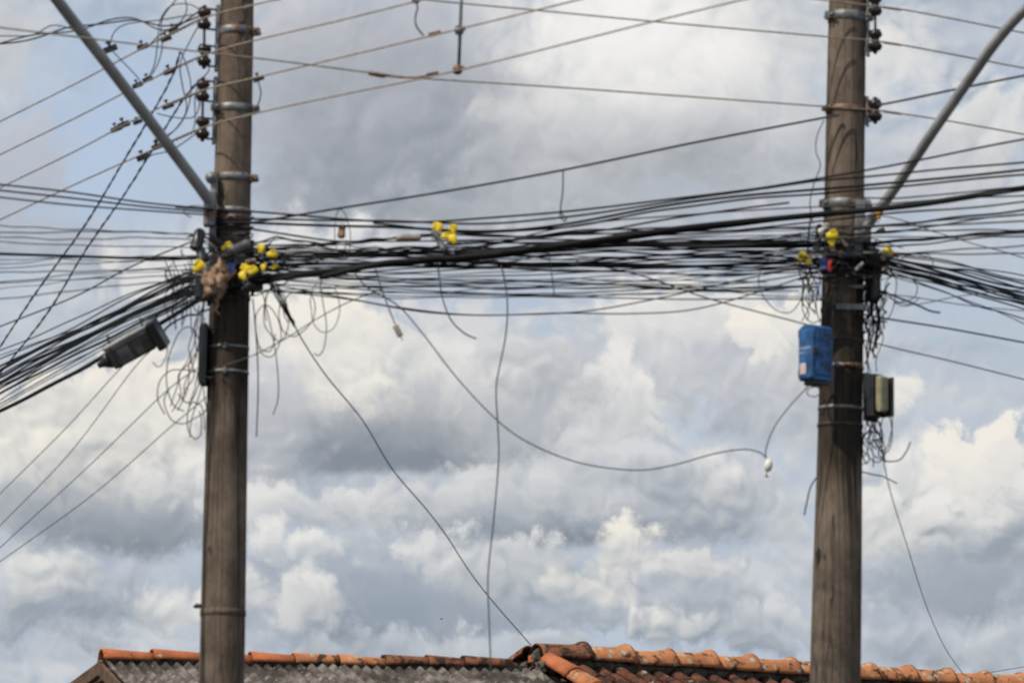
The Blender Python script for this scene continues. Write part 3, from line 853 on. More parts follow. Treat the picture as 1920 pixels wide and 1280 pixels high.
# ---- insulator racks
def spool(mb, c, r=0.040, h=0.104):
    prof = [(0.012, -h/2-0.004), (r*0.80, -h/2), (r, -h/2+0.012), (r*0.98, -h/2+0.026), (r*0.62, -h/2+0.040), (r*0.55, 0), (r*0.62, h/2-0.040), (r*0.98, h/2-0.026), (r, h/2-0.012), (r*0.80, h/2), (0.012, h/2+0.004)]
    mb.lathe(c, Z, prof, 18)
def rack(P_, sx, xpx, ys, label):
    """steel back plate on the shaft, arms that hold the spools, one pin through them"""
    side = Vector((sx, -0.25, 0)).normalized()
    pts = [P(xpx, y, YP-0.06) for y in ys]
    top, bot = pts[0]+Z*0.085, pts[-1]-Z*0.085
    cm, q = P_.at(sum(ys)/len(ys))
    root = thing('insulator_rack', bot, label, 'insulator rack', 'insulator racks on the poles')
    pc = Vector((cm.x, cm.y, (top.z+bot.z)/2))+side*(q+0.012)
    t = Z.cross(side)
    MB().box(pc, side, t, Z, (0.008, 0.024, (top.z-bot.z)/2), 0.003).build('back_plate', 'galv', root)
    for p in pts:
        for dz in (0.058, -0.058):
            a = Vector((pc.x, pc.y, p.z+dz)); b = Vector((p.x, p.y, p.z+dz)); d = (b-a); L_ = d.length; d.normalize()
            MB().box((a+b)/2+d*0.012, d, Z.cross(d), Z, (L_/2+0.016, 0.012, 0.0035), 0.001).build('arm', 'iron', root)
        mb = MB(); spool(mb, p); mb.build('insulator', 'porcelain', root)
    mb = MB(); mb.tube([top-Z*0.012, bot+Z*0.006], 0.0075, 8)
    mb.lathe(top-Z*0.02, Z, [(0.013, 0), (0.013, 0.010)], 6); mb.lathe(bot+Z*0.012, Z, [(0.013, 0), (0.013, 0.010)], 6)
    mb.build('pin', 'iron', root)
    return root
rack(PA, -1, 383, (35, 104), 'upper rack of two brown spool insulators on the lamp arm pole')
rack(PA, -1, 380, (170, 240), 'lower rack of two brown spool insulators on the lamp arm pole')
rack(PB, 1, 1641, (10, 76), 'rack of two brown spool insulators on the blue box pole')
rack(PB, 1, 1641, (207,), 'single brown spool insulator rack on the blue box pole')

# ---- street lamp arms
def lamp_arm(name, pts, r, label, bracket, endtan):
    path = spline(px3(pts), 12)
    root = thing('street_lamp', path[0], label, 'street lamp', 'street lamps on the poles')
    MB().tube(path, r, 16).build('arm', 'lamp_arm', root)
    e = path[-1]; d = (path[-1]-path[-4]); d.z *= 0.35; d.normalize(); t = d.cross(Z).normalized(); u_ = t.cross(d)
    mb = MB()
    prof = [(-0.06, 0.035, 0.04), (0.04, 0.06, 0.05), (0.16, 0.13, 0.075), (0.38, 0.15, 0.085), (0.56, 0.12, 0.07), (0.66, 0.05, 0.03)]
    n = 12; vs, fs = [], []
    for (s_, w_, h_) in prof:
        for k in range(n):
            a = 2*math.pi*k/n; z_ = math.sin(a)*h_*(1 if math.sin(a) > 0 else 0.4)
            vs.append(e+d*s_+t*math.cos(a)*w_+u_*z_)
    for i in range(len(prof)-1):
        for k in range(n): fs.append([i*n+k, i*n+(k+1) % n, (i+1)*n+(k+1) % n, (i+1)*n+k])
    fs.append(list(range(n))[::-1]); fs.append([(len(prof)-1)*n+k for k in range(n)])
    mb.add(vs, fs).build('lamp_head', 'lamp_arm', root)
    mb = MB(); mb.box(e+d*0.34-u_*0.036, d, t, u_, (0.17, 0.10, 0.012), 0.01); mb.build('lamp_lens', 'lens', root)
    bracket(root)
    return root
def brA(root):
    a, b = P(403, 330, YP-0.09), P(398, 470, YP-0.10)
    d = (a-b); L_ = d.length; d.normalize()
    mb = MB(); mb.box((a+b)/2, X, d.cross(X), d, (0.020, 0.030, L_/2), 0.004)
    mb.box(P(394, 392, YP-0.13), X, Yx, Z, (0.035, 0.035, 0.10), 0.008); mb.build('bracket', 'galv', root)
    mb = MB(); c_ = P(396, 333, YP-0.12); mb.lathe(c_, Vector((0, -1, 0)), [(0.034, -0.02), (0.034, 0.012), (0.018, 0.014), (0.018, 0.03)], 12); mb.build('bolt', 'galv', root)
def brB(root):
    a, b = P(1614, 372, YP-0.10), P(1610, 462, YP-0.11)
    d = (a-b); L_ = d.length; d.normalize()
    mb = MB(); mb.box((a+b)/2, X, d.cross(X), d, (0.026, 0.030, L_/2), 0.004)
    mb.box(P(1622, 438, YP-0.10), X, Yx, Z, (0.032, 0.032, 0.09), 0.008); mb.build('bracket', 'galv', root)
lamp_arm('street_lamp', [(400, 398, YP-0.12), (392, 376, YP-0.15), (300, 252, 21.0), (200, 120, 20.55), (107, 0, 20.15), (20, -125, 19.8), (-60, -255, 19.4), (-150, -350, 19.0)], 0.031,
         'grey lamp arm slanting up and away from the rack with four insulators', brA, None)
lamp_arm('street_lamp', [(1616, 446, YP-0.09), (1632, 415, YP-0.14), (1685, 343, 21.2), (1752, 243, 20.9), (1816, 151, 20.65), (1868, 78, 20.4), (1920, 20, 20.2), (1995, -48, 19.95), (2090, -100, 19.6)], 0.029,
         'bent grey lamp arm rising beside the single insulator', brB, None)

# ================================================================== power conductors
def YZ(px, py, z):
    """depth at which the ray through a pixel meets height z"""
    d = ray(px, py); return d.y*(z-CAM.z)/d.z
def conductor(pts_left, ins, pts_right, label, mat='conductor', r=0.0046, group='bare conductors on the insulators', yi=YP-0.095):
    z = P(ins[0], ins[1], yi).z
    pts = []
    if pts_left:
        x0, y0 = pts_left[0]; Y0 = YZ(x0, y0, z)
        for (x, y) in pts_left: pts.append((x, y, Y0+(yi-Y0)*(x-x0)/(ins[0]-x0)))
    pts.append((ins[0], ins[1], yi))
    if pts_right:
        x1, y1 = pts_right[-1]; Y1 = YZ(x1, y1, z)
        for (x, y) in pts_right: pts.append((x, y, yi+(Y1-yi)*(x-ins[0])/(x1-ins[0])))
    return cable('power_conductor', pts, r, mat, label, 'power line', group, ext=(9, 9), per=12, sides=6), pts
conductor([(0, 228), (140, 158), (265, 92)], (378, 36), [(478, 9), (545, -6), (700, -42)], 'bare conductor passing the topmost insulator of the lamp arm pole')
conductor([(0, 290), (140, 222), (265, 158)], (377, 106), [(478, 76), (640, 38), (800, -2), (900, -26)], 'bare conductor passing the second insulator down on the lamp arm pole')
conductor([(0, 352), (140, 284), (265, 218)], (374, 172), [(478, 146), (640, 108), (860, 55), (1085, 0), (1200, -28)], 'bare conductor passing the third insulator, upper clamp of the spacer rod on it')
conductor([(0, 412), (140, 346), (265, 290)], (374, 242), [(478, 213), (640, 178), (860, 132), (1220, 42), (1400, -2), (1520, -31)], 'bare conductor passing the lowest of the four insulators')
conductor([(560, -30), (800, 0), (1010, 20), (1240, 42), (1560, 70)], (1640, 77), [(1720, 90), (1920, 128)], 'bare conductor passing the lower spool of the double rack, blue box pole')
conductor([(0, 52), (180, 74), (380, 98), (520, 114), (690, 136), (790, 147), (1050, 164), (1300, 182), (1560, 201)], (1640, 207), [(1760, 224), (1920, 252)], 'long bare conductor crossing in front of one pole to the single insulator')
conductor([(1300, -22), (1520, -2)], (1640, 12), [(1720, 23), (1920, 62)], 'bare conductor passing the topmost spool of the double rack, blue box pole')
# insulated messenger between the racks
cable('power_conductor', [(405, 428, 21.38), (480, 416, 21.3), (620, 393, 21.25), (840, 358, 21.2), (1055, 319, 21.2), (1300, 268, 21.25), (1545, 221, 21.36), (1572, 216, 21.36)], 0.0068, 'dark', 'thick insulated line climbing from cable knot to the single insulator band', 'power line', 'insulated lines')
cable('power_conductor', [(1644, 198, 21.4), (1700, 187, 21.3), (1800, 166, 21.0), (1920, 142, 20.6)], 0.0068, 'dark', 'insulated line leaving the single insulator upward past the bent lamp arm', 'power line', 'insulated lines', ext=(0, 8))
# splices wound on the conductors
def sleeve(pts, r, label, mat='copper', name='line_splice'):
    return tag(MB().tube(spline(px3(pts), 5), [r]*(5*(len(pts)-1)+1), 8).build(name, mat), label, 'splice', 'splices on the bare conductors')
Yl = lambda x: 21.4-(x-378)*0.0030
sleeve([(692, 137, 20.48), (712, 141, 20.47), (722, 142, 20.46)], 0.013, 'brown sleeve at one end of the tap wire under the conductors')
sleeve([(802, 142, 20.3), (820, 138, 20.25)], 0.013, 'brown sleeve at the tap wire end beside the spacer rod')
sleeve([(806, 66, 20.3), (824, 61, 20.25)], 0.013, 'brown sleeve on the conductor below the zigzag jumper')
cable('jumper_wire', [(692, 137, 20.48), (730, 143, 20.44), (770, 146, 20.4), (800, 143, 20.3), (820, 138, 20.25)], 0.006, 'copper', 'short copper tap wire joining two crossing conductors', 'wire')
cable('jumper_wire', [(778, 2, 20.35), (783, 14, 20.35), (779, 32, 20.35), (780, 48, 20.34), (788, 60, 20.33), (794, 67, 20.32)], 0.005, 'iron', 'zigzag jumper wire between two conductors near the top edge', 'wire')
MBc = MB(); MBc.box(P(779, 1, 20.35), X, Yx, Z, (0.02, 0.014, 0.014), 0.003); tag(MBc.build('line_clamp', 'iron'), 'dark clamp at the top of the zigzag jumper', 'clamp')
# vertical spacer rod
rod = thing('spacer_rod', P(859, 132, 20.08), 'upright grey spacer rod clamped across the conductors', 'spacer')
MB().tube([P(867, -60, 20.12), P(865, 0, 20.1), P(860, 132, 20.08)], 0.0095, 10).build('rod', 'galv', rod)
for (x, y) in ((861, 57), (858, 131)):
    mb = MB(); c_ = P(x, y, 20.07); mb.lathe(c_, Z, [(0.008, -0.026), (0.022, -0.020), (0.027, 0), (0.022, 0.018), (0.010, 0.026)], 12); mb.box(c_+Vector((0.012, 0, 0.01)), X, Yx, Z, (0.022, 0.012, 0.010), 0.003)
    mb.build('clamp', 'rusty', rod)
# connectors and tie wraps on the left conductors
def conn(x, y, Y, s, label, tilt=0.45, mat='iron', L_=0.034):
    d = Vector((math.cos(tilt), 0.3, math.sin(tilt))).normalized(); a = d.cross(Z).normalized(); u_ = a.cross(d)
    mb = MB(); c_ = P(x, y, Y); mb.box(c_, d, a, u_, (L_*s, 0.013*s, 0.015*s), 0.003); mb.tube([c_-u_*0.004, c_+u_*0.032*s], 0.006*s, 6); mb.box(c_+u_*0.034*s, d, a, u_, (0.010*s, 0.009*s, 0.005*s), 0)
    return tag(mb.build('tap_connector', mat), label, 'connector', 'tap connectors on the conductors')
for x, y, Y, s, l_ in ((207, 92, 22.6, 1.2, 'black connector hanging alone beside the slanting lamp arm'), (268, 88, 22.3, 1.0, 'connector on the topmost conductor, outer of three'),
    (312, 73, 22.0, 0.9, 'connector on the topmost conductor, middle of three'), (325, 56, 21.9, 0.9, 'connector on the topmost conductor next to the insulator'),
    (258, 160, 22.3, 0.9, 'connector on the second conductor where the black jumper lands'), (277, 149, 22.2, 0.9, 'connector on the second conductor under the loop wire'), (318, 134, 22.0, 1.0, 'connector on the second conductor near its insulator'),
    (218, 242, 22.8, 1.0, 'rusty connector on the third conductor, outermost of the row'), (232, 234, 22.7, 1.1, 'tall connector on the third conductor left of the lamp arm'), (258, 229, 22.5, 0.8, 'small connector on the third conductor touching the lamp arm'),
    (315, 199, 22.0, 1.0, 'connector on the third conductor between lamp arm and insulator'), (268, 295, 22.3, 1.1, 'connector on the fourth conductor under the lamp arm'), (295, 275, 22.2, 1.0, 'connector on the fourth conductor right of the lamp arm'),
    (485, 148, 21.15, 0.9, 'small connector on the third conductor just past the pole'), (462, 14, 21.2, 0.6, 'bright tie on the topmost conductor in front of the pole'), (460, 219, 21.2, 0.6, 'bright tie on the fourth conductor in front of the pole')):
    conn(x, y, Y, s, l_, mat='strap' if s < 0.7 else ('rusty' if 'rusty' in l_ else 'iron'))
# wire grips wound onto the conductors beside the insulators
for i, (pa, pb, w) in enumerate((((300, 76), (372, 38), 'topmost'), ((300, 141), (372, 108), 'second'), ((310, 200), (370, 174), 'third'), ((300, 275), (370, 244), 'fourth'))):
    a, b = P(pa[0], pa[1], 21.95), P(pb[0], pb[1], 21.43)
    pth = [a.lerp(b, k/60)+Vector((0, math.cos(k*1.1)*0.006, math.sin(k*1.1)*0.006)) for k in range(61)]
    tag(MB().tube(pth, 0.0045, 5).build('wire_grip', 'rusty'), 'wound wire grip on the %s conductor beside its insulator' % w, 'wire grip', 'wire grips at the insulators')
for (xa, ya, xb, yb, w) in ((1655, 80, 1690, 85, 'lower spool of the double rack'), (1655, 14, 1690, 19, 'upper spool of the double rack'), (1655, 209, 1690, 214, 'single insulator')):
    a, b = P(xa, ya, 21.38), P(xb, yb, 21.4)
    tag(MB().tube([a.lerp(b, k/30)+Vector((0, math.cos(k*1.3)*0.005, math.sin(k*1.3)*0.005)) for k in range(31)], 0.005, 5).build('wire_grip', 'copper'), 'wound wire grip just right of the %s' % w, 'wire grip', 'wire grips at the insulators')

# ---- twisted service drops and jumpers at upper left
twisted('twisted_drop', [(372, 152, 21.45), (338, 195, 21.8), (292, 270, 22.4), (235, 362, 23.1), (160, 470, 24.0), (90, 585, 24.8), (0, 700, 25.8)], 0.0042, 0.26, 'twisted pair drop cable crossing the lower two conductors steeply', 'drop cable', 'twisted drop cables', ext=(0, 8))
twisted('twisted_drop', [(338, 98, 21.5), (322, 145, 21.8), (284, 215, 22.3), (226, 312, 23.0), (158, 424, 23.9), (70, 545, 24.8), (0, 650, 25.7)], 0.0042, 0.26, 'twisted pair drop cable starting high beside the second insulator', 'drop cable', 'twisted drop cables', ext=(0, 8))
twisted('twisted_drop', [(374, 27, 21.45), (310, 54, 21.7), (250, 36, 21.9), (180, 46, 22.1), (90, 63, 22.4), (0, 82, 22.6)], 0.0048, 0.80, 'wavy black pair running off level near the upper edge', 'drop cable', 'twisted drop cables', ext=(0, 8), gap=2.4)
J = [
 ([(375, 18, 21.5), (352, 8, 21.6), (320, 12, 21.7), (300, 40, 21.8), (296, 75, 21.8), (290, 120, 21.9), (277, 148, 22.0)], 'thin loop wire dropping from the topmost insulator to second conductor'),
 ([(345, -20, 21.6), (330, 0, 21.6), (306, 32, 21.7), (302, 60, 21.7), (304, 90, 21.7), (296, 120, 21.8), (285, 140, 22.0)], 'thin jumper coming in from the top edge past the lamp arm'),
 ([(346, -5, 21.6), (350, 20, 21.6), (335, 45, 21.7), (300, 66, 21.8), (280, 85, 21.9)], 'thin curl of wire under the topmost insulator'),
 ([(207, 92, 22.6), (232, 118, 22.4), (255, 142, 22.35), (262, 152, 22.3), (258, 160, 22.3)], 'bent black jumper from the lone connector to the second conductor'),
 ([(205, 88, 22.6), (215, 60, 22.4), (240, 45, 22.2), (300, 38, 21.9), (360, 28, 21.6)], 'pale arched wire from the lone connector to the topmost insulator'),
 ([(376, 42, 21.5), (355, 80, 21.6), (338, 120, 21.7), (342, 160, 21.8), (350, 200, 21.85), (340, 228, 21.95), (315, 255, 22.1), (290, 262, 22.2)], 'long S-shaped jumper from first to fourth conductor'),
 ([(340, 98, 21.6), (352, 130, 21.7), (358, 165, 21.7), (352, 205, 21.75), (332, 240, 21.9), (300, 262, 22.1)], 'curved jumper hanging left of the third insulator'),
 ([(378, 175, 21.45), (368, 215, 21.6), (345, 222, 21.8), (315, 218, 22.0), (295, 213, 22.1)], 'low sagging jumper between third and fourth insulators'),
 ([(374, 245, 21.45), (352, 262, 21.7), (320, 282, 21.9), (288, 290, 22.2), (270, 297, 22.3)], 'jumper looping under the fourth conductor to its connector'),
 ([(383, 100, 21.5), (392, 130, 21.5), (378, 150, 21.55), (366, 180, 21.6), (366, 225, 21.6), (362, 245, 21.5)], 'jumper linking the second insulator down to the fourth'),
 ([(484, 152, 21.15), (489, 175, 21.2), (483, 200, 21.3), (477, 215, 21.35)], 'thin lead hanging from the small connector past the pole'),
 ([(0, 68, 22.6), (60, 66, 22.5), (100, 48, 22.4), (150, 60, 22.3), (180, 75, 22.2)], 'short wavy wire ending near the lamp arm, upper edge'),
]
for pts, l_ in J:
    cable('jumper_wire', pts, 0.0036, 'dark', l_, 'wire', 'jumper wires at the insulators', ext=(6, 0) if pts[0][0] == 0 else (0, 0))

# ================================================================== telecom cables
ORD = ['topmost', 'second', 'third', 'fourth', 'fifth', 'sixth', 'seventh', 'eighth', 'ninth', 'tenth', 'eleventh', 'twelfth', 'thirteenth', 'fourteenth', 'fifteenth', 'sixteenth', 'seventeenth', 'eighteenth', 'nineteenth', 'twentieth', 'twenty-first', 'twenty-second', 'twenty-third', 'twenty-fourth']
def rank(ys, y):
    k = sorted(ys).index(y); return ORD[k] if k == 0 else ORD[k]+' from top'
rn = random.Random(23)
def rnd_cable(a, b, sag, Ya, Yb, r, mat, label, group, name='telecom_cable', n=6, wob=0.006, ext=(0, 0), Ym=None):
    pts = []
    for i in range(n+1):
        t = i/n
        x = a[0]+(b[0]-a[0])*t; y = a[1]+(b[1]-a[1])*t+sag*4*t*(1-t)
        Y = Ya+(Yb-Ya)*t
        pts.append((x, y, Y))
    return cable(name, pts, r, mat, label, 'cable', group, ext=ext, per=8, wob=wob, sides=5)
# named lines that stand out of the tangle, pole to pole and on to the right edge
def thick(pts, r, label, ext=(0, 0), mat='black', wob=0.006, name='telecom_cable', group=None):
    return cable(name, pts, r, mat, label, 'cable', group, ext=ext, per=14, wob=wob, sides=8)
thick([(430, 540, 21.3), (500, 520, 21.24), (600, 508, 21.2), (700, 498, 21.15), (870, 481, 21.1), (1100, 452, 21.05), (1300, 424, 21.05), (1500, 403, 21.1), (1590, 397, 21.15), (1700, 386, 21.0), (1820, 370, 20.8), (1920, 354, 20.6)], 0.017, 'thickest black cable, rising across the whole span and past the blue box pole', (0, 8))
thick([(430, 545, 21.34), (520, 523, 21.22), (640, 506, 21.17), (760, 495, 21.12), (900, 484, 21.1), (1050, 466, 21.1), (1250, 440, 21.1), (1420, 417, 21.15), (1560, 402, 21.2)], 0.012, 'heavy black cable lashed under the thickest one')
thick([(450, 530, 21.3), (560, 512, 21.2), (700, 494, 21.17), (860, 478, 21.14), (1000, 466, 21.12), (1140, 460, 21.15), (1350, 462, 21.2), (1540, 462, 21.3), (1600, 460, 21.34)], 0.012, 'heavy black cable leaving the thick bundle to run level to blue box pole')
thick([(480, 498, 21.25), (640, 492, 21.2), (800, 490, 21.15), (960, 494, 21.15), (1120, 500, 21.2), (1300, 500, 21.2), (1540, 487, 21.3)], 0.009, 'black cable forming the lower edge of the thick bundle')
thick([(600, 520, 21.2), (700, 500, 21.1), (800, 488, 21.08), (880, 480, 21.06), (960, 470, 21.06), (1040, 458, 21.06)], 0.016, 'black lashed bulge thickening the middle of the cable bundle')
up = [  # (points, radius, label)
 ([(330, 388, 21.0), (405, 394, 21.35), (480, 398, 21.3), (640, 409, 21.2), (780, 413, 21.15), (900, 408, 21.1), (1050, 396, 21.1), (1250, 372, 21.1), (1420, 352, 21.15), (1590, 324, 21.2), (1750, 296, 20.9), (1920, 263, 20.5)], 0.0058, 'uppermost telecom cable, rising to the right edge above the others'),
 ([(405, 410, 21.35), (560, 412, 21.2), (720, 415, 21.15), (900, 420, 21.15), (1040, 412, 21.1), (1180, 393, 21.1), (1350, 368, 21.1), (1500, 345, 21.15), (1600, 333, 21.2), (1750, 318, 20.9), (1920, 303, 20.5)], 0.0058, 'second cable from the top of the span, dipping near the yellow clamps'),
 ([(405, 416, 21.35), (560, 420, 21.2), (720, 424, 21.18), (900, 432, 21.15), (1060, 420, 21.1), (1250, 388, 21.1), (1400, 368, 21.1), (1600, 352, 21.2), (1760, 336, 20.9), (1920, 320, 20.5)], 0.0075, 'dark wavy cable third from the top at the right edge'),
 ([(700, 418, 21.2), (880, 437, 21.15), (1060, 428, 21.12), (1240, 396, 21.1), (1400, 373, 21.1), (1560, 358, 21.2), (1700, 345, 21.0), (1920, 326, 20.6)], 0.006, 'wavy cable hugging the third cable beneath it'),
 ([(475, 430, 21.3), (640, 452, 21.2), (760, 446, 21.2), (900, 441, 21.15), (1000, 446, 21.15), (1120, 432, 21.15), (1300, 402, 21.15), (1480, 380, 21.2)], 0.0055, 'cable carrying the cluster of yellow clamps mid-span'),
]
for pts, r, l_ in up: thick(pts, r, l_, (0, 8) if pts[-1][0] > 1900 else (0, 0))
# right side, rising to the right edge
for i, (pts, r, l_) in enumerate([
 ([(1600, 430, 21.25), (1700, 420, 21.1), (1800, 408, 20.9), (1920, 392, 20.6)], 0.0065, 'cable leaving the blue box pole just under the thickest cable'),
 ([(1600, 440, 21.25), (1700, 430, 21.1), (1800, 418, 20.9), (1920, 402, 20.6)], 0.005, 'thin cable second below the thickest cable at the right edge'),
 ([(1600, 458, 21.25), (1720, 450, 21.1), (1820, 443, 20.9), (1920, 434, 20.7)], 0.009, 'black cable running nearly level to the right edge'),
 ([(1600, 462, 21.3), (1720, 456, 21.1), (1820, 450, 20.9), (1920, 444, 20.7)], 0.005, 'thin cable just below the black level cable, right edge'),
 ([(1650, 474, 21.3), (1760, 470, 21.2), (1920, 462, 20.9)], 0.004, 'grey level cable above the right descending fan'),
 ([(1650, 478, 21.3), (1760, 477, 21.2), (1920, 472, 20.9)], 0.004, 'lowest grey level cable above the right descending fan'),
 ([(1600, 372, 21.3), (1700, 368, 21.1), (1810, 362, 20.9), (1920, 352, 20.7)], 0.0045, 'thin cable touching the top of the thickest cable at right edge'),
 ([(1650, 404, 21.25), (1700, 418, 21.3), (1790, 445, 21.7), (1920, 482, 22.2)], 0.0030, 'thin wire slanting down from the orange clamp to the right edge'),
 ]):
    thick(pts, r, l_, (0, 8), mat='dark' if r < 0.006 else 'black')
# dense band between the poles
GB = 'cables of the dense band between the poles'
LBm = 'thin black cable in the dense band strung between the two poles'
for i in range(20):
    y0 = 464+46*rn.random(); y1 = 424+86*(i+rn.random())/20
    rnd_cable((rn.uniform(455, 480), y0), (rn.uniform(1535, 1570), y1), rn.uniform(-14, 14), rn.uniform(21.22, 21.4), rn.uniform(21.22, 21.4), rn.choice((0.0026, 0.003, 0.0036, 0.0045)), rn.choice(('black', 'black', 'dark')), LBm, GB, wob=0.016, n=7)
for i in range(6):   # heavier ones in the right half
    rnd_cable((rn.uniform(740, 960), rn.uniform(468, 498)), (rn.uniform(1535, 1570), 444+64*(i+rn.random())/6), rn.uniform(-6, 14), rn.uniform(21.12, 21.3), rn.uniform(21.22, 21.4), rn.choice((0.004, 0.005, 0.006, 0.007)), 'black', 'heavier black cable in the right half of the dense band', 'cables of the right half of the dense band', wob=0.014)
for i in range(7):    # strands of the left part, looser
    rnd_cable((rn.uniform(460, 478), rn.uniform(430, 500)), (rn.uniform(760, 1000), rn.uniform(440, 485)), rn.uniform(-8, 18), rn.uniform(21.2, 21.35), rn.uniform(21.1, 21.25), rn.choice((0.0032, 0.004, 0.0055)), 'black', 'loose black cable between the lamp arm knot and the yellow clamp cluster', 'loose cables left of the clamp cluster', wob=0.018)
RU = [(386, 352), (398, 368), (412, 378), (420, 398), (432, 412), (438, 428), (446, 436)]
for i, (ym, ye) in enumerate(RU):   # strands that lift out of the band and climb past the blue box pole
    thick([(rn.uniform(760, 860), rn.uniform(446, 476), 21.14), (1080, 0.5*(458+ym)+rn.uniform(-4, 6), 21.12), (1320, ym+22+rn.uniform(-4, 4), 21.12), (1560, ym+4, 21.18), (1740, (ym+ye)/2+2, 20.95), (1920, ye, 20.6)], (0.004, 0.0045, 0.0055, 0.0038, 0.005, 0.0042, 0.0036)[i], 'cable lifting out of the band and climbing rightward, %s of the lifting ones' % ORD[i], (0, 8), mat='black' if i % 2 else 'dark', wob=0.012, group='cables climbing out of the band')
# sagging cables under the band
low = [
 ([(475, 530, 21.3), (640, 540, 21.3), (760, 548, 21.3), (900, 551, 21.3), (1050, 550, 21.3), (1200, 543, 21.3), (1400, 530, 21.3), (1540, 508, 21.35)], 'grey cable sagging just under the dense band, highest of the slack ones'),
 ([(475, 520, 21.3), (640, 535, 21.25), (800, 545, 21.25), (960, 552, 21.25), (1100, 557, 21.25), (1280, 561, 21.25), (1420, 560, 21.25), (1540, 562, 21.35)], 'slack grey cable running almost level to the blue box pole, mid height'),
 ([(520, 535, 21.3), (640, 557, 21.3), (740, 575, 21.3), (860, 589, 21.3), (960, 590, 21.3), (1100, 583, 21.3), (1250, 556, 21.3), (1400, 522, 21.3), (1540, 494, 21.35)], 'lowest slack cable, bowing down under the knot of yellow clamps'),
 ([(520, 545, 21.32), (660, 562, 21.3), (780, 583, 21.3), (900, 591, 21.3), (1050, 587, 21.3), (1180, 588, 21.3), (1300, 580, 21.3), (1420, 548, 21.3), (1545, 506, 21.35)], 'deep-bowed grey cable crossing the two dangling wires'),
 ([(475, 505, 21.3), (620, 520, 21.3), (820, 531, 21.3), (1000, 528, 21.3), (1240, 538, 21.3), (1420, 545, 21.3), (1540, 530, 21.36)], 'grey slack cable weaving through the underside of the band'),
 ([(1080, 490, 21.2), (1200, 516, 21.25), (1330, 560, 21.4), (1500, 605, 21.6), (1660, 648, 21.9), (1780, 676, 22.2), (1920, 711, 22.6)], 'long grey wire slanting down behind the blue box to the right edge'),
]
for pts, l_ in low: cable('telecom_cable', pts, 0.0040, 'dark', l_, 'cable', 'slack cables under the band', per=12, ext=(0, 8) if pts[-1][0] > 1900 else (0, 0))
LBs = 'thin slack grey line loosely hung below the dense band'
for i in range(12):
    rnd_cable((rn.uniform(470, 640), rn.uniform(515, 550)), (rn.uniform(1400, 1545), rn.uniform(492, 560)), rn.uniform(-6, 16), rn.uniform(21.25, 21.4), 21.36, 0.0028, 'dark', LBs, 'thin slack lines', wob=0.010, n=7)
# left of the lamp arm pole: level cables
GL = 'level cables leaving the lamp arm pole'
for i, (y0, y1, r) in enumerate([(346, 393, .0055), (357, 399, .0055), (370, 404, .005)]):
    cable('telecom_cable', [(0, y0, 20.3), (130, y0+14, 20.7), (270, y0+(y1-y0)*0.72, 21.0), (405, y1, 21.38)], r, 'dark', ('top', 'middle', 'bottom')[i]+' line of the parallel trio reaching the foot of the lamp arm', 'cable', 'parallel trio of lines', ext=(8, 0))
cable('telecom_cable', [(0, 476, 20.6), (130, 480, 20.9), (260, 484, 21.1), (400, 484, 21.35)], 0.0085, 'black', 'black level cable, boldest one left of the lamp arm pole', 'cable', ext=(8, 0))
LV = [(424, 440, .004), (436, 438, .005), (445, 452, .0045), (452, 465, .004), (493, 478, .0035), (503, 483, .0035), (509, 505, .0045), (526, 492, .0035), (533, 510, .004), (562, 520, .0045), (540, 500, .0028), (488, 486, .003)]
for y0, y1, r in LV:
    rnd_cable((0, y0), (395, y1), rn.uniform(-3, 4), 20.6, 21.36, r*0.75, rn.choice(('black', 'dark', 'greywire')), 'thin level cable left of lamp arm pole, %s at left edge' % rank([a[0] for a in LV], y0), GL, wob=0.008, ext=(8, 0))
cable('telecom_cable', [(378, 446, 21.4), (250, 498, 22.0), (140, 556, 22.9), (0, 612, 24.0)], 0.0045, 'black', 'single thin cable slanting down through the level cables', 'cable', ext=(0, 8))
# descending fan at left, receding along the street
GF = 'descending fan left of the lamp arm pole'
LFAN = ([(390, 498, 655, .004), (388, 500, 672, .0045), (395, 505, 690, .006), (392, 508, 694, .008), (392, 510, 700, .0055), (390, 516, 706, .0045), (396, 518, 712, .005),
      (398, 522, 718, .007), (392, 524, 724, .004), (396, 528, 728, .006), (398, 530, 734, .0045), (390, 534, 740, .008), (396, 536, 731, .004), (398, 540, 752, .0035), (400, 546, 758, .004), (392, 530, 664, .003), (394, 540, 763, .003), (396, 512, 683, .007), (392, 520, 709, .008), (396, 526, 719, .006)])
for xa, ya, yb, r in LFAN:
    cable('telecom_cable', [(xa, ya, 21.36), (330, ya+(yb-ya)*0.15+rn.uniform(-4, 4), 21.9), (220, ya+(yb-ya)*0.42+rn.uniform(-6, 6), 23.0), (110, ya+(yb-ya)*0.71+rn.uniform(-4, 4), 24.4), (0, yb, 25.8)], r, 'black', 'black cable in the descending left fan, %s at the left edge' % rank([a[2] for a in LFAN], yb), 'cable', GF, ext=(0, 9), wob=0.010)
thick([(425, 540, 21.34), (380, 558, 21.5), (300, 606, 22.3), (200, 664, 23.3), (130, 705, 24.2), (60, 742, 25.1), (0, 769, 25.9)], 0.013, 'heaviest black cable of the left fan, carrying the splice closure', (0, 9))
thick([(300, 612, 22.25), (240, 645, 22.9), (190, 672, 23.4), (130, 704, 24.2)], 0.011, 'black cable tail running from the splice closure along the heavy cable')
thick([(392, 580, 21.5), (350, 592, 21.8), (318, 612, 22.1), (295, 640, 22.3)], 0.006, 'black tail entering the splice closure from the pole')
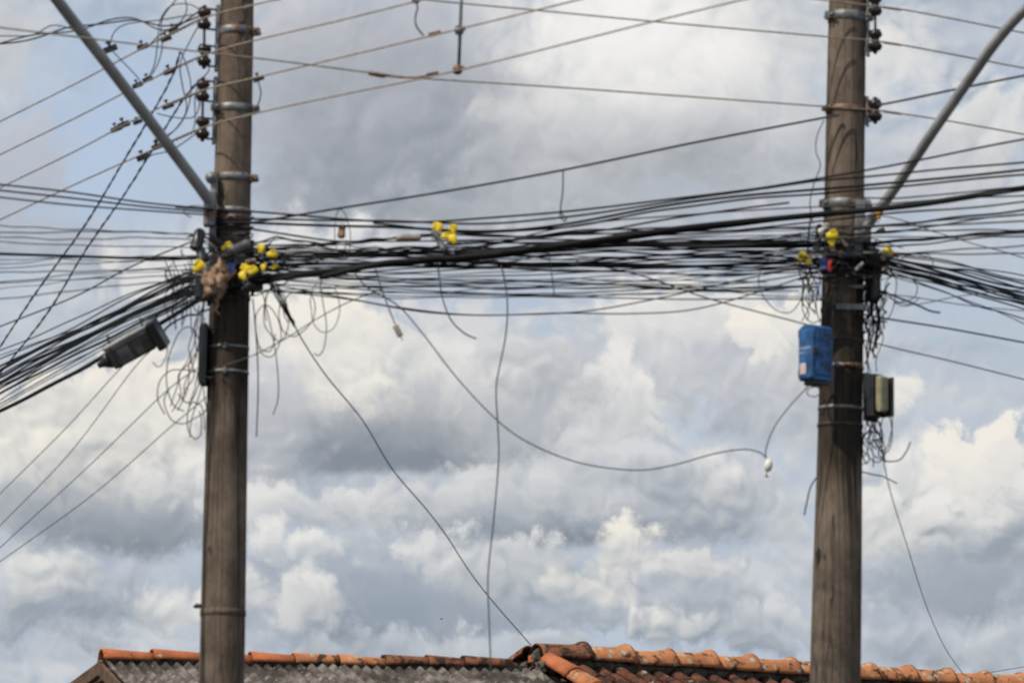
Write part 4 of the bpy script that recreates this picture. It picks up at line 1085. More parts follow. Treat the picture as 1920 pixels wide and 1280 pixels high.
# thin drops going down to the far left
for pts, l_ in [([(250, 668, 22.6), (215, 702, 22.9), (120, 806, 24.2), (0, 925, 26)], 'thin drop wire under the splice closure, upper of two parallel'),
                ([(290, 650, 22.3), (245, 698, 22.7), (130, 850, 24.5), (0, 985, 26.4)], 'thin drop wire under the splice closure, lower of two parallel'),
                ([(386, 680, 21.5), (310, 735, 22.3), (170, 870, 24.2), (0, 1026, 26.4)], 'faint drop wire slanting from narrow black box to the left edge'),
                ([(386, 745, 21.5), (320, 800, 22.1), (170, 930, 24.2), (0, 1052, 26.2)], 'lowest drop wire slanting to the left edge')]:
    cable('drop_wire', pts, 0.0030, 'greywire', l_, 'wire', 'drop wires at lower left', ext=(0, 9), per=14)
# descending fan at right
GR = 'descending fan right of the blue box pole'
RFAN = ([(1660, 470, 520, .004), (1655, 474, 526, .0045), (1650, 478, 532, .006), (1660, 482, 541, .0045), (1655, 486, 548, .007), (1650, 490, 553, .005), (1660, 494, 558, .0045), (1650, 498, 564, .006), (1655, 502, 572, .0045), (1650, 506, 580, .005), (1655, 512, 596, .004), (1650, 508, 606, .003), (1652, 480, 536, .007), (1655, 488, 551, .008), (1650, 496, 561, .006), (1655, 500, 568, .007)])
for xa, ya, yb, r in RFAN:
    cable('telecom_cable', [(xa-45, ya-4, 21.34), (xa, ya, 21.4), (1740, ya+(yb-ya)*0.3+rn.uniform(-4, 4), 21.9), (1830, ya+(yb-ya)*0.65+rn.uniform(-4, 4), 22.6), (1920, yb, 23.3)], r, 'black', 'black cable in the descending right fan, %s at the right edge' % rank([a[2] for a in RFAN], yb), 'cable', GR, ext=(0, 9), wob=0.010)
for pts, r, l_ in [([(1600, 586, 21.36), (1660, 597, 21.5), (1780, 616, 22.2), (1920, 642, 23.1)], 0.0055, 'dark drop line leaving the bright clamp plate to the right edge'),
                   ([(1640, 548, 21.4), (1720, 558, 21.8), (1810, 572, 22.4), (1920, 583, 23)], 0.003, 'thin grey line just below the right fan'),
                   ([(1625, 530, 21.4), (1700, 570, 21.5), (1800, 555, 21.9), (1920, 542, 22.4)], 0.003, 'thin line bowing upward across the right fan')]:
    cable('drop_wire', pts, r, 'dark', l_, 'wire', 'drop wires at right', ext=(0, 9), per=12)
cable('drop_wire', [(1650, 545, 21.38), (1690, 560, 21.3), (1720, 572, 21.28), (1745, 583, 21.25), (1763, 586, 21.25)], 0.006, 'black', 'cut black cable end sticking out below the right fan', 'wire')

# ================================================================== long dangling wires
def dangle(pts, r, label, mat='greywire', ext=(0, 0)):
    return cable('dangling_wire', pts, r, mat, label, 'wire', 'dangling wires', ext=ext, per=12)
dangle([(505, 530, 21.3), (530, 560, 21.5), (560, 625, 22.2), (610, 702, 23.3), (680, 788, 24.6), (735, 878, 25.6), (800, 955, 26.9), (838, 1005, 27.6), (880, 1070, 28.5), (925, 1128, 29.5), (995, 1208, 30.9)], 0.0045, 'long grey wire slanting from cable knot down to the tile ridge end')
dangle([(925, 485, 21.2), (940, 500, 21.15), (951, 560, 21.1), (948, 630, 21.1), (931, 720, 21.1), (933, 790, 21.1), (935, 860, 21.1), (926, 970, 21.1), (915, 1080, 21.1), (917, 1160, 21.1), (921, 1290, 21.1), (918, 1420, 21.1)], 0.0042, 'near vertical grey wire hanging mid-span down past the roof')
dangle([(660, 505, 21.2), (690, 540, 21.2), (745, 572, 21.2), (790, 622, 21.2), (860, 712, 21.2), (935, 790, 21.2), (1000, 834, 21.2), (1090, 868, 21.2), (1190, 881, 21.2), (1260, 872, 21.2), (1340, 850, 21.2), (1395, 842, 21.2), (1425, 848, 21.2), (1436, 858, 21.2)], 0.0040, 'slack wire swinging low from mid-span to the white tag')
dangle([(1436, 858, 21.2), (1437, 838, 21.2), (1452, 800, 21.2), (1480, 762, 21.22), (1515, 724, 21.26), (1535, 700, 21.3)], 0.0040, 'wire rising from the white tag to the blue box')
dangle([(818, 478, 21.15), (824, 520, 21.1), (830, 560, 21.1), (846, 600, 21.1), (870, 624, 21.1), (893, 635, 21.1)], 0.0045, 'short wire end curling below the yellow clamp cluster')
dangle([(700, 490, 21.15), (712, 530, 21.1), (726, 570, 21.1), (741, 608, 21.1)], 0.0038, 'short straight wire holding the buff plug')
dangle([(1028, 470, 21.1), (1034, 510, 21.1), (1040, 556, 21.1)], 0.0032, 'short thin stub hanging mid-span right of the vertical wire', 'dark')
dangle([(1056, 318, 21.2), (1055, 360, 21.2), (1051, 392, 21.2), (1056, 404, 21.2), (1062, 410, 21.18), (1058, 414, 21.15), (1050, 404, 21.18), (1052, 394, 21.2)], 0.0045, 'hook wire hanging from the climbing insulated line', 'dark')
dangle([(1650, 790, 21.35), (1656, 860, 21.6), (1672, 930, 22.6), (1700, 1020, 24.4), (1735, 1130, 27), (1770, 1210, 29.3), (1805, 1262, 31.6)], 0.0030, 'thin wire falling from khaki box to the clay ridge')
dangle([(1845, 1262, 32.9), (1890, 1254, 33.0), (1960, 1243, 33.2)], 0.003, 'thin dark wire leaving the clay ridge at the lower right corner', 'dark', (0, 6))
dangle([(1616, 884, 21.45), (1636, 889, 21.4), (1656, 893, 21.4), (1682, 906, 21.38)], 0.0045, 'short bent stub right of the blue box pole')
dangle([(1640, 855, 21.4), (1662, 864, 21.38), (1686, 862, 21.36), (1700, 845, 21.36), (1707, 828, 21.36)], 0.0045, 'upturned grey wire end below the khaki box')
dangle([(1530, 895, 21.42), (1519, 915, 21.4), (1513, 940, 21.4), (1508, 965, 21.4)], 0.0045, 'short grey stub hanging left of the blue box pole')
dangle([(1545, 225, 21.38), (1532, 255, 21.4), (1530, 285, 21.4), (1538, 310, 21.4), (1526, 345, 21.4), (1519, 380, 21.4), (1524, 420, 21.4)], 0.003, 'thin wavy wire running down beside the blue box pole, upper part', 'dark')
dangle([(1520, 410, 21.2), (1516, 440, 21.2), (1515, 475, 21.25)], 0.005, 'short black tie between thick cables left of blue box pole', 'black')
dangle([(600, 530, 21.3), (606, 570, 21.3), (612, 610, 21.3), (608, 650, 21.3), (598, 666, 21.3), (588, 662, 21.3)], 0.0032, 'hooked wire end near the slanting grey wire')
dangle([(490, 540, 21.4), (505, 600, 21.4), (518, 670, 21.4), (522, 740, 21.4), (512, 778, 21.4)], 0.0034, 'curved wire end right of lamp arm pole, longest of the pair')
dangle([(474, 560, 21.4), (481, 640, 21.4), (484, 720, 21.4), (481, 818, 21.4)], 0.0042, 'straight hanging wire close to the right side of the lamp arm pole', 'dark')
for k, (xo, l_) in enumerate(((0, 'frayed black bunch over the slanting grey wire, outer strand'), (6, 'frayed black bunch over the slanting grey wire, middle strand'), (12, 'frayed black bunch over the slanting grey wire, inner strand'))):
    dangle([(505+xo, 530, 21.35), (520+xo*0.8, 560, 21.4), (538+xo*0.4, 590, 21.7), (552, 612-k*4, 22.0)], 0.005, l_, 'black')
dangle([(400, 690, 21.36), (470, 668, 21.2), (540, 632, 21.2), (590, 600, 21.25), (650, 568, 21.3), (720, 540, 21.3)], 0.0030, 'thin wire running up right from the straps of the lamp arm pole')
# tags at wire ends
mb = MB(); c_ = P(746, 620, 21.1); d = (P(752, 632, 21.1)-P(739, 606, 21.1)).normalized(); mb.box(c_, d, Yx, d.cross(Yx), (0.034, 0.014, 0.016), 0.005); mb.tube([c_+d*0.03, c_+d*0.06], 0.003, 6)
tag(mb.build('cable_plug', 'tag'), 'buff plug at the end of a short hanging wire', 'plug')
t_ = thing('cable_tag', P(1440, 890, 21.2), 'white bulb-shaped tag where two hanging wires meet', 'tag')
mb = MB(); mb.lathe(P(1441, 872, 21.2), Vector((0.15, 0, 1)), [(0.006, -0.036), (0.018, -0.028), (0.023, -0.006), (0.021, 0.014), (0.012, 0.03), (0.005, 0.036)], 14); mb.build('tag_body', 'whitetag', t_)
MB().tube(spline(px3([(1440, 880, 21.2), (1437, 890, 21.2), (1441, 894, 21.2), (1434, 892, 21.2)]), 5), 0.003, 6).build('wire_tail', 'dark', t_)

# ================================================================== tangles at the poles
def loop(cx, cy, rx, ry, Y, turns, r, mat, label, group, seed, name='slack_loop'):
    q = random.Random(seed); pts = []
    n = int(turns*12); ph = q.uniform(0, 6.28)
    for i in range(n+1):
        w = ph+i/12*2*math.pi
        k = 1+0.22*math.sin(w*0.37+seed)+0.10*math.sin(w*2.3+seed*2)
        pts.append(P(cx+rx*math.cos(w)*k+q.uniform(-1.5, 1.5), cy+ry*math.sin(w)*k+q.uniform(-2, 2), Y+0.02*math.sin(w*0.7)))
    return tag(MB().tube(spline(pts, 4), r, 5).build(name, mat), label, 'wire loop', group)
def scribble(x0, y0, x1, y1, Y, n, r, mat, label, group, seed, drop=25, name='slack_wire'):
    q = random.Random(seed); pts = []
    for i in range(n+1):
        t = i/n
        pts.append(P(x0+(x1-x0)*t+q.uniform(-9, 9), y0+(y1-y0)*t+q.uniform(-9, 9)+drop*4*t*(1-t), Y+q.uniform(-0.03, 0.03)))
    return tag(MB().tube(spline(pts, 6), r, 5).build(name, mat), label, 'wire', group)
GT = 'slack wire tangled at the lamp arm pole'
for k, (cx, cy, rx, ry, Y, tr, r, l_) in enumerate([
    (520, 590, 26, 62, 21.35, 1.3, .003, 'tall slack loop just right of lamp arm pole under the knot'), (560, 580, 34, 50, 21.35, 1.2, .003, 'wide slack loop around the slanting grey wire'), (612, 575, 26, 38, 21.3, 1.1, .0026, 'faint slack loop below the band, farthest from lamp arm pole'),
    (500, 620, 22, 40, 21.42, 1.4, .003, 'small slack loop hanging close to the right side of lamp arm pole'), (345, 745, 38, 48, 21.5, 1.2, .0034, 'large slack loop left of lamp arm pole beside narrow black box'), (350, 690, 30, 70, 21.5, 1.1, .0034, 'tall slack loop between splice closure and narrow black box'),
    (365, 790, 16, 42, 21.5, 1.2, .0034, 'lowest slack loop left of lamp arm pole'), (375, 398, 34, 16, 21.4, 0.9, .003, 'flat curl of wire at the foot of the lamp arm'), (300, 655, 14, 28, 22.2, 0.9, .003, 'grey curl hanging off the end of splice closure'), (640, 440, 14, 40, 21.25, 1.2, .0026, 'small curl of wire left of yellow clamp cluster')]):
    loop(cx, cy, rx, ry, Y, tr, r, 'dark', l_, GT, 40+k)
LT = 'tangled thin wire in the cable knot on the lamp arm pole'
for k in range(34):
    a = rn.uniform(330, 420); b = rn.uniform(450, 560)
    scribble(a, rn.uniform(430, 560), b, rn.uniform(440, 550), rn.uniform(21.22, 21.36), rn.randint(4, 7), rn.choice((.0026, .0034, .0045, .006)), rn.choice(('black', 'black', 'dark')), LT, GT, 100+k, rn.uniform(-10, 18))
for k in range(12):
    x = rn.uniform(310, 372); scribble(x, rn.uniform(480, 540), x+rn.uniform(-14, 20), rn.uniform(560, 620), rn.uniform(21.3, 21.6), 4, .003, 'black', 'thin wire strand dropping through the left fan beside lamp arm pole', 'strands dropping through the left fan', 160+k, 0)
for k in range(8):
    x = rn.uniform(376, 390); scribble(x, rn.uniform(560, 600), x-rn.uniform(2, 60), rn.uniform(700, 830), 21.45, 6, .0032, 'dark', 'thin wire hanging along the left side of lamp arm pole', 'wires hanging left of lamp arm pole', 180+k, 8)
for k in range(9):   # wraps round the shaft
    c, q_ = PA.at(420+k*16+rn.uniform(-4, 4)); n_ = 26; tl = rn.uniform(-0.03, 0.03)
    pth = [c+Vector((math.cos(w)*(q_+0.012), math.sin(w)*(q_+0.012), tl*math.cos(w)+0.01*math.sin(3*w+k))) for w in [2*math.pi*i/n_ for i in range(n_+1)]]
    tag(MB().tube(pth, rn.choice((.004, .006, .008)), 5).build('cable_wrap', rn.choice(('black', 'dark', 'rusty'))), 'turn of cable wrapped round the lamp arm pole at the knot', 'cable wrap', 'cable turns round lamp arm pole')
GU = 'slack wire tangled at the blue box pole'
LU = 'tangled thin wire in the cable knot on the blue box pole'
for k in range(30):
    a = rn.uniform(1490, 1560); b = rn.uniform(1600, 1700)
    scribble(a, rn.uniform(440, 520), b, rn.uniform(450, 530), rn.uniform(21.2, 21.34), rn.randint(4, 7), rn.choice((.0026, .0034, .0045, .006)), rn.choice(('black', 'black', 'dark')), LU, GU, 200+k, rn.uniform(-10, 18))
for k in range(22):
    x = rn.uniform(1622, 1660); scribble(x, rn.uniform(500, 560), x+rn.uniform(-20, 10), rn.uniform(600, 700), rn.uniform(21.36, 21.5), 5, rn.choice((.0028, .0036, .005)), 'black', 'thin wire running down right of the blue box pole above khaki box', 'wires down the blue box pole', 240+k, 0)
for k in range(12):
    x = rn.uniform(1618, 1650); scribble(x, rn.uniform(770, 800), x+rn.uniform(-12, 18), rn.uniform(820, 870), rn.uniform(21.38, 21.48), 4, rn.choice((.003, .004)), 'black', 'thin wire bunch hanging under the khaki box', 'wires under the khaki box', 270+k, 8)
for k in range(9):
    scribble(rn.uniform(1500, 1530), rn.uniform(490, 510), rn.uniform(1505, 1545), rn.uniform(560, 610), rn.uniform(21.3, 21.4), 5, .003, 'dark', 'thin wire trailing from the knot to the blue box', 'wires above the blue box', 290+k, 0)
for k, (cx, cy, rx, ry, Y, tr, r, l_) in enumerate([
    (1655, 800, 20, 48, 21.4, 1.5, .0034, 'narrow slack loop under the khaki box'), (1640, 840, 26, 30, 21.42, 1.2, .0034, 'round slack loop at the bottom of the wires under khaki box'), (1690, 540, 34, 34, 21.4, 1.3, .003, 'round slack loop below the right fan'),
    (1655, 545, 26, 50, 21.42, 1.4, .003, 'tall slack loop on the right side of the blue box pole'), (1465, 530, 36, 44, 21.3, 0.9, .0028, 'faint wide loop left of blue box pole below the band'), (1525, 560, 18, 44, 21.36, 1.3, .003, 'slack loop just above the blue box'), (1527, 735, 10, 10, 21.4, 1.0, .003, 'tiny curl under the blue box'), (1720, 500, 40, 26, 21.5, 1.1, .0028, 'flat slack loop caught in the right fan')]):
    loop(cx, cy, rx, ry, Y, tr, r, 'dark', l_, GU, 70+k)
for k in range(7):
    c, q_ = PB.at(440+k*14+rn.uniform(-4, 4)); n_ = 26; tl = rn.uniform(-0.03, 0.03)
    pth = [c+Vector((math.cos(w)*(q_+0.012), math.sin(w)*(q_+0.012), tl*math.cos(w)+0.01*math.sin(3*w+k))) for w in [2*math.pi*i/n_ for i in range(n_+1)]]
    tag(MB().tube(pth, rn.choice((.004, .006, .008)), 5).build('cable_wrap', rn.choice(('black', 'dark', 'rusty'))), 'turn of cable wrapped round the blue box pole at the knot', 'cable wrap', 'cable turns round blue box pole')

# ================================================================== clamps, closures, boxes
def yclamp(x, y, Y, ang, s, label, mat='yellow'):
    """wedge shaped anchor clamp with a wire bail"""
    d = Vector((math.cos(ang), 0.15, math.sin(ang))).normalized(); a = d.cross(Yx).normalized(); b = d.cross(a)
    c_ = P(x, y, Y)
    root = thing('anchor_clamp', c_, label, 'clamp', 'anchor clamps on the cables')
    prof = [(-0.034, 0.010, 0.008), (-0.026, 0.017, 0.013), (0.0, 0.024, 0.016), (0.024, 0.027, 0.017), (0.034, 0.018, 0.011)]
    n = 10; vs, fs = [], []
    for (t, w, h) in prof:
        for k in range(n):
            q_ = 2*math.pi*k/n
            vs.append(c_+(d*t+a*math.copysign(abs(math.cos(q_))**0.6, math.cos(q_))*w+b*math.copysign(abs(math.sin(q_))**0.6, math.sin(q_))*h)*s)
    for i in range(len(prof)-1):
        for k in range(n): fs.append([i*n+k, i*n+(k+1) % n, (i+1)*n+(k+1) % n, (i+1)*n+k])
    fs += [list(range(n))[::-1], [(len(prof)-1)*n+k for k in range(n)]]
    mb = MB().add(vs, fs); mb.box(c_+a*0.022*s+d*0.008*s, d, a, b, (0.018*s, 0.007*s, 0.019*s), 0.003); mb.build('wedge', mat, root)
    bp = [c_+d*0.02*s+a*0.018*s, c_-d*0.05*s+a*0.014*s, c_-d*0.07*s, c_-d*0.05*s-a*0.014*s, c_+d*0.02*s-a*0.018*s]
    MB().tube(spline(bp, 5), 0.0028, 6).build('bail', 'galv', root)
    return root
for x, y, Y, an, s, l_ in [
    (426, 464, 21.2, 0.3, 1.1, 'yellow clamp on the front of lamp arm pole, above the tan clump'), (372, 500, 21.2, 0.9, 1.25, 'yellow clamp left of the tan clump'), (460, 506, 21.15, 1.2, 1.15, 'yellow clamp right of the tan clump, inner of a cluster'),
    (474, 508, 21.14, 0.7, 1.0, 'yellow clamp right of the tan clump, outer of a cluster'), (456, 518, 21.13, 2.0, 0.9, 'yellow clamp hanging lowest in the cluster on lamp arm pole'), (490, 467, 21.2, 1.4, 0.9, 'upper yellow clamp right of lamp arm pole'),
    (510, 477, 21.2, 0.1, 1.0, 'yellow clamp right of lamp arm pole lying flat'), (494, 502, 21.2, 1.5, 0.7, 'small yellow clamp below the flat one'), (515, 500, 21.22, 0.8, 0.7, 'small dull yellow clamp farthest right of lamp arm pole'),
    (820, 429, 21.1, 1.3, 1.2, 'yellow clamp mid-span, upper one of the left pair'), (850, 430, 21.1, 1.5, 0.95, 'yellow clamp mid-span, upper one of the right pair'), (836, 443, 21.08, 0.1, 0.9, 'yellow clamp mid-span lying flat in the cluster'), (850, 449, 21.07, 1.9, 1.0, 'yellow clamp mid-span hanging lowest'),
    (1560, 441, 21.14, 0.2, 1.15, 'yellow clamp on the front of the blue box pole'), (1560, 455, 21.15, 1.6, 0.8, 'dull yellow clamp under another on blue box pole front'), (1504, 482, 21.2, 0.8, 1.0, 'yellow clamp left of the blue box pole'), (1516, 490, 21.2, 1.2, 0.75, 'small yellow clamp nearest left of blue box pole'),
    (1666, 471, 21.2, 2.4, 1.1, 'yellow clamp at the start of the right fan'), (1659, 476, 21.21, 1.2, 0.7, 'small yellow clamp tucked under another at the right fan')]:
    yclamp(x, y, Y, an, s*0.86, l_)
yclamp(1648, 404, 21.2, 1.4, 0.6, 'orange clamp beside the bent lamp arm', 'orange')

def oriented(p0, p1, Y0, Y1):
    a, b = P(p0[0], p0[1], Y0), P(p1[0], p1[1], Y1)
    d = (b-a); L_ = d.length; d.normalize(); s_ = d.cross(Z).normalized(); u_ = s_.cross(d)
    return (a+b)/2, d, s_, u_, L_
# big splice closure in the left fan
cc, d, s_, u_, L_ = oriented((208, 672), (298, 622), 23.0, 22.1)
cl = thing('splice_closure', cc-Z*0.1, 'long dark grey splice closure box slung in the left fan', 'splice closure')
L_ = 0.40; d = Vector((0.86, -0.25, 0.43)).normalized(); s_ = d.cross(Z).normalized(); u_ = s_.cross(d)
cc = P(247, 652, 21.9)
Rr = max((Matrix.Rotation(w_, 3, d) for w_ in (0.45, -0.45)), key=lambda R_: -(R_ @ u_).y); s_ = Rr @ s_; u_ = Rr @ u_    # rolled towards the street
if s_.y > 0: s_ = -s_
MB().box(cc, d, s_, u_, (0.138, 0.050, 0.064), 0.014).build('casing', 'closure', cl)
MB().box(cc+u_*0.071, d, s_, u_, (0.141, 0.047, 0.010), 0.006).build('lid', 'palelid', cl)
for k in (-0.10,): MB().box(cc+d*k, d, s_, u_, (0.005, 0.053, 0.067), 0.002).build('rib', 'blackplastic', cl)
MB().box(cc+d*0.172, d, s_, u_, (0.028, 0.070, 0.088), 0.012).build('end_cap', 'blackplastic', cl)
MB().lathe(cc-d*0.148, -d, [(0.052, 0), (0.042, 0.02), (0.022, 0.05), (0.016, 0.075)], 14).build('cable_boot', 'blackplastic', cl)
MB().lathe(cc-d*0.155+u_*0.062-s_*0.05, -d, [(0.016, -0.01), (0.016, 0.008), (0.010, 0.012)], 10).build('bolt', 'strap', cl)
for k in (-0.1, 0.12): MB().tube([cc+d*k+u_*0.08, cc+d*(k+0.01)+u_*0.13, cc+d*(k+0.03)+u_*0.10], 0.006, 6).build('hanger', 'iron', cl)
for k, w in ((-0.035, 0.035), (0.055, 0.022)): MB().box(cc+d*k+s_*0.0515-u_*0.008, d, s_, u_, (w, 0.0012, 0.045), 0).build('faded_patch', 'greyplastic', cl)
# smaller dark closures and junk in the knots
def dome(x, y, Y, ax, r, L_, label, mat='blackplastic'):
    ax = Vector(ax).normalized()
    mb = MB(); mb.lathe(P(x, y, Y), ax, [(r*0.6, -L_/2-0.01), (r*1.12, -L_/2), (r*1.12, -L_/2+0.02), (r, -L_/2+0.022), (r*0.97, L_/2-r*0.8), (r*0.8, L_/2-r*0.3), (r*0.35, L_/2)], 16)
    return tag(mb.build('dome_closure', mat), label, 'splice closure', 'small closures in the knots')
dome(372, 448, 21.3, (0.2, 0, 1), 0.034, 0.12, 'black dome closure standing left of lamp arm pole above the knot')
dome(378, 476, 21.3, (-0.4, 0, 1), 0.028, 0.09, 'grey stub closure under the black dome at lamp arm pole', 'greyplastic')
dome(452, 462, 21.16, (1, 0, 0.5), 0.026, 0.11, 'pale grey closure at right front of the lamp arm knot', 'greyplastic')
dome(822, 450, 21.08, (-0.6, 0, 1), 0.018, 0.13, 'slim grey closure hanging from the yellow clamp cluster', 'greyplastic')
dome(768, 446, 21.1, (1, 0, 0.05), 0.016, 0.13, 'slim buff closure left of the yellow clamp cluster', 'tag')
dome(641, 432, 21.2, (0.1, 0, 1), 0.020, 0.07, 'small rusty closure on the top cables near lamp arm pole', 'rag')
dome(1535, 442, 21.22, (0.1, 0, 1), 0.020, 0.13, 'black upright closure left front of blue box pole')
dome(1545, 428, 21.2, (0.6, 0, 0.6), 0.016, 0.07, 'pale closure left of blue box pole', 'whitetag')  # body in pale plastic
def jbox(x, y, Y, h, label, rot=0.3, mat='blackplastic', tilt=0.0):
    ax = Vector((math.cos(rot), -math.sin(rot), 0)); ay = Vector((math.sin(rot), math.cos(rot), 0)); az = Z
    R_ = Matrix.Rotation(tilt, 3, ay); ax, az = R_ @ ax, R_ @ az
    mb = MB(); c_ = P(x, y, Y); mb.box(c_, ax, ay, az, h, 0.006); mb.box(c_-ay*(h[1]+0.006), ax, ay, az, (h[0]*0.85, 0.007, h[2]*0.85), 0.004); mb.tube([c_-az*h[2], c_-az*(h[2]+0.03)], 0.010, 8)
    return tag(mb.build('terminal_box', mat), label, 'terminal box', 'small terminal boxes in the knots')
jbox(392, 540, 21.3, (0.07, 0.05, 0.07), 'black terminal box below the tan clump on lamp arm pole', 0.2)
jbox(474, 520, 21.32, (0.05, 0.05, 0.075), 'black terminal box at right side of the lamp arm knot', -0.3)
jbox(430, 490, 21.26, (0.11, 0.04, 0.035), 'flat black terminal box across the front of lamp arm pole', 0.0)
jbox(1600, 470, 21.26, (0.055, 0.04, 0.05), 'grey black terminal box on the front of the blue box pole knot', 0.1)
jbox(1645, 492, 21.34, (0.06, 0.05, 0.045), 'black terminal box at the start of the right fan', -0.2, tilt=0.3)
jbox(1636, 535, 21.42, (0.03, 0.04, 0.09), 'upright black terminal box on right side of blue box pole', -0.4)
jbox(1640, 515, 21.36, (0.035, 0.03, 0.02), 'rusty brown terminal lump right of the blue box pole', -0.2, 'rusty')
# small hardware scattered through the knots
for k in range(30):
    left = k < 15
    x_ = rn.uniform(372, 520) if left else rn.uniform(1515, 1680); y_ = rn.uniform(432, 556) if left else rn.uniform(432, 525)
    w_ = rn.uniform(0, 3.1); d_ = Vector((math.cos(w_), rn.uniform(-0.3, 0.3), math.sin(w_)*0.6)).normalized(); a_ = d_.orthogonal().normalized(); u_ = d_.cross(a_)
    mb = MB(); c_ = P(x_, y_, rn.uniform(21.12, 21.24)); h_ = rn.uniform(0.012, 0.035)
    mb.box(c_, d_, a_, u_, (h_, 0.010, 0.007), 0.002); mb.tube([c_-u_*0.012, c_+u_*0.016], 0.005, 6)
    tag(mb.build('cable_clip', rn.choice(('strap', 'galv', 'blackplastic', 'blackplastic', 'rusty'))), 'small worn clip caught in the %s knot' % ('lamp arm pole' if left else 'blue box pole'), 'clip', 'clips in the %s knot' % ('lamp arm pole' if left else 'blue box pole'))
# tan clump and flaps
cl = thing('fibre_clump', P(405, 555, 21.2), 'tan ragged clump of dry fibre wedged in the lamp arm knot', 'clump')
mb = MB(); mb.lump(P(407, 522, 21.2), (0.062, 0.05, 0.088), 0.45, 2, 4); mb.build('body', 'rag', cl)
mb = MB(); mb.lump(P(398, 536, 21.16), (0.045, 0.04, 0.045), 0.5, 6, 3); mb.build('clod', 'rag', cl)
mb = MB()
for k in range(90):
    b0 = P(407+rn.uniform(-18, 18), 524+rn.uniform(-26, 26), 21.16); dd = Vector((rn.uniform(-1, 1), rn.uniform(-0.6, 0.2), rn.uniform(-1.2, 0.7)))*rn.uniform(0.02, 0.06)
    mb.tube([b0, b0+dd*0.6+Vector((0, 0, 0.006)), b0+dd], [0.003, 0.0022, 0.001], 4)
st = mb.build('straw', 'rag', cl); st['kind'] = 'stuff'
tag(MB().tube(spline(px3([(405, 560, 21.2), (408, 572, 21.2), (404, 580, 21.2), (412, 590, 21.2)]), 6), [0.012-0.0004*k for k in range(19)], 6).build('rag_strip', 'rag'), 'pale twisted strip dangling under the tan clump', 'rag')
def flap(pts, mat, label, name='plastic_flap', cat='flap'):
    v = px3(pts); nrm = (v[1]-v[0]).cross(v[2]-v[0]).normalized()*0.004
    n = len(v); mid = sum(v, Vector())/n-Vector((0, 0.012, 0))
    vs = [p-nrm for p in v]+[p+nrm for p in v]+[mid-nrm, mid+nrm]
    fs = [[i, (i+1) % n, n+(i+1) % n, n+i] for i in range(n)]+[[(i+1) % n, i, 2*n] for i in range(n)]+[[n+i, n+(i+1) % n, 2*n+1] for i in range(n)]
    return tag(MB().add(vs, fs, False).build(name, mat), label, cat)
flap([(424, 494, 21.2), (442, 492, 21.2), (440, 508, 21.18), (430, 516, 21.18)], 'blueflap', 'blue plastic flap beside the tan clump')
flap([(1536, 484, 21.22), (1552, 484, 21.22), (1550, 504, 21.2), (1538, 506, 21.2)], 'blueflap', 'dull blue flap on the knot left of the red ribbon')
flap([(1552, 486, 21.2), (1561, 486, 21.2), (1559, 508, 21.18), (1552, 508, 21.18)], 'red', 'dark red ribbon on the front of blue box pole', 'ribbon', 'ribbon')
flap([(1672, 474, 21.2), (1686, 478, 21.2), (1684, 483, 21.2), (1672, 482, 21.2)], 'red', 'red ribbon end at the start of the right fan', 'ribbon', 'ribbon')
c, q_ = PB.at(470)
tag(MB().box(P(1574, 476, 21.22), Vector((1, 0, 0.06)).normalized(), Yx, Z, (0.20, 0.008, 0.006), 0.002).build('steel_strip', 'strap'), 'pale steel strip lying across the blue box pole knot', 'strip')
# narrow black terminal box on the lamp arm pole
nb = thing('terminal_box', P(382, 724, 21.44), 'narrow black box strapped on the left side of the lamp arm pole', 'terminal box')
a_, b_ = P(384, 608, 21.44), P(381, 722, 21.44); dz = (a_-b_).normalized()
MB().box((a_+b_)/2, X, Yx, dz, (0.020, 0.06, (a_-b_).length/2), 0.006).build('casing', 'blackplastic', nb)
MB().box((a_+b_)/2-X*0.022, X, Yx, dz, (0.006, 0.05, (a_-b_).length/2*0.9), 0.003).build('cover', 'blackplastic', nb)
for f in (0.1, 0.9): MB().tube([b_.lerp(a_, f)+Vector((0.02, -0.06, 0)), b_.lerp(a_, f)+Vector((0.06, -0.05, 0.0))], 0.006, 6).build('lug', 'iron', nb)
# blue box
rot = math.radians(52)
nT = Vector((-math.sin(rot), -math.cos(rot), 0)); hT = Vector((math.cos(rot), -math.sin(rot), 0))   # text face normal, its horizontal
cb_ = P(1530, 662, 21.22)
bb = thing('junction_box', cb_-Z*0.17, 'bright blue metal junction box with white lettering on the pole', 'junction box')
hw, hd, hh = 0.062, 0.068, 0.155
mb = MB()
lat = [(-hd, -1), (hd, -1)]
prof = [(hw, -hh), (hw, hh*0.86), (hw*0.55, hh*0.97), (0, hh), (-hw*0.55, hh*0.97), (-hw, hh*0.86), (-hw, -hh)]
n = len(prof); vs = [cb_+hT*x_+nT*y_+Z*z_ for y_ in (-hd, hd) for (x_, z_) in prof]
fs = [list(range(n)), list(range(n, 2*n))[::-1]]+[[i, n+i, n+(i+1) % n, (i+1) % n] for i in range(n)]
mb.add(vs, fs, False).build('casing', 'blue', bb)
MB().box(cb_+nT*(hd+0.005)-Z*0.012, hT, nT, Z, (hw*0.93, 0.005, hh*0.86), 0.003).build('door', 'blue', bb)
MB().box(cb_+hT*(hw+0.004)-Z*0.01, nT, hT, Z, (hd*0.8, 0.004, hh*0.78), 0.003).build('side_panel', 'bluemottled', bb)
MB().box(cb_+nT*hd+hT*hw*0.98, hT, nT, Z, (0.010, 0.012, 0.018), 0.003).build('latch', 'iron', bb)
for k in (-0.75, 0.7): MB().tube([cb_+nT*hd-hT*hw+Z*(hh*k-0.02), cb_+nT*hd-hT*hw+Z*(hh*k+0.02)], 0.006, 8).build('hinge', 'iron', bb)
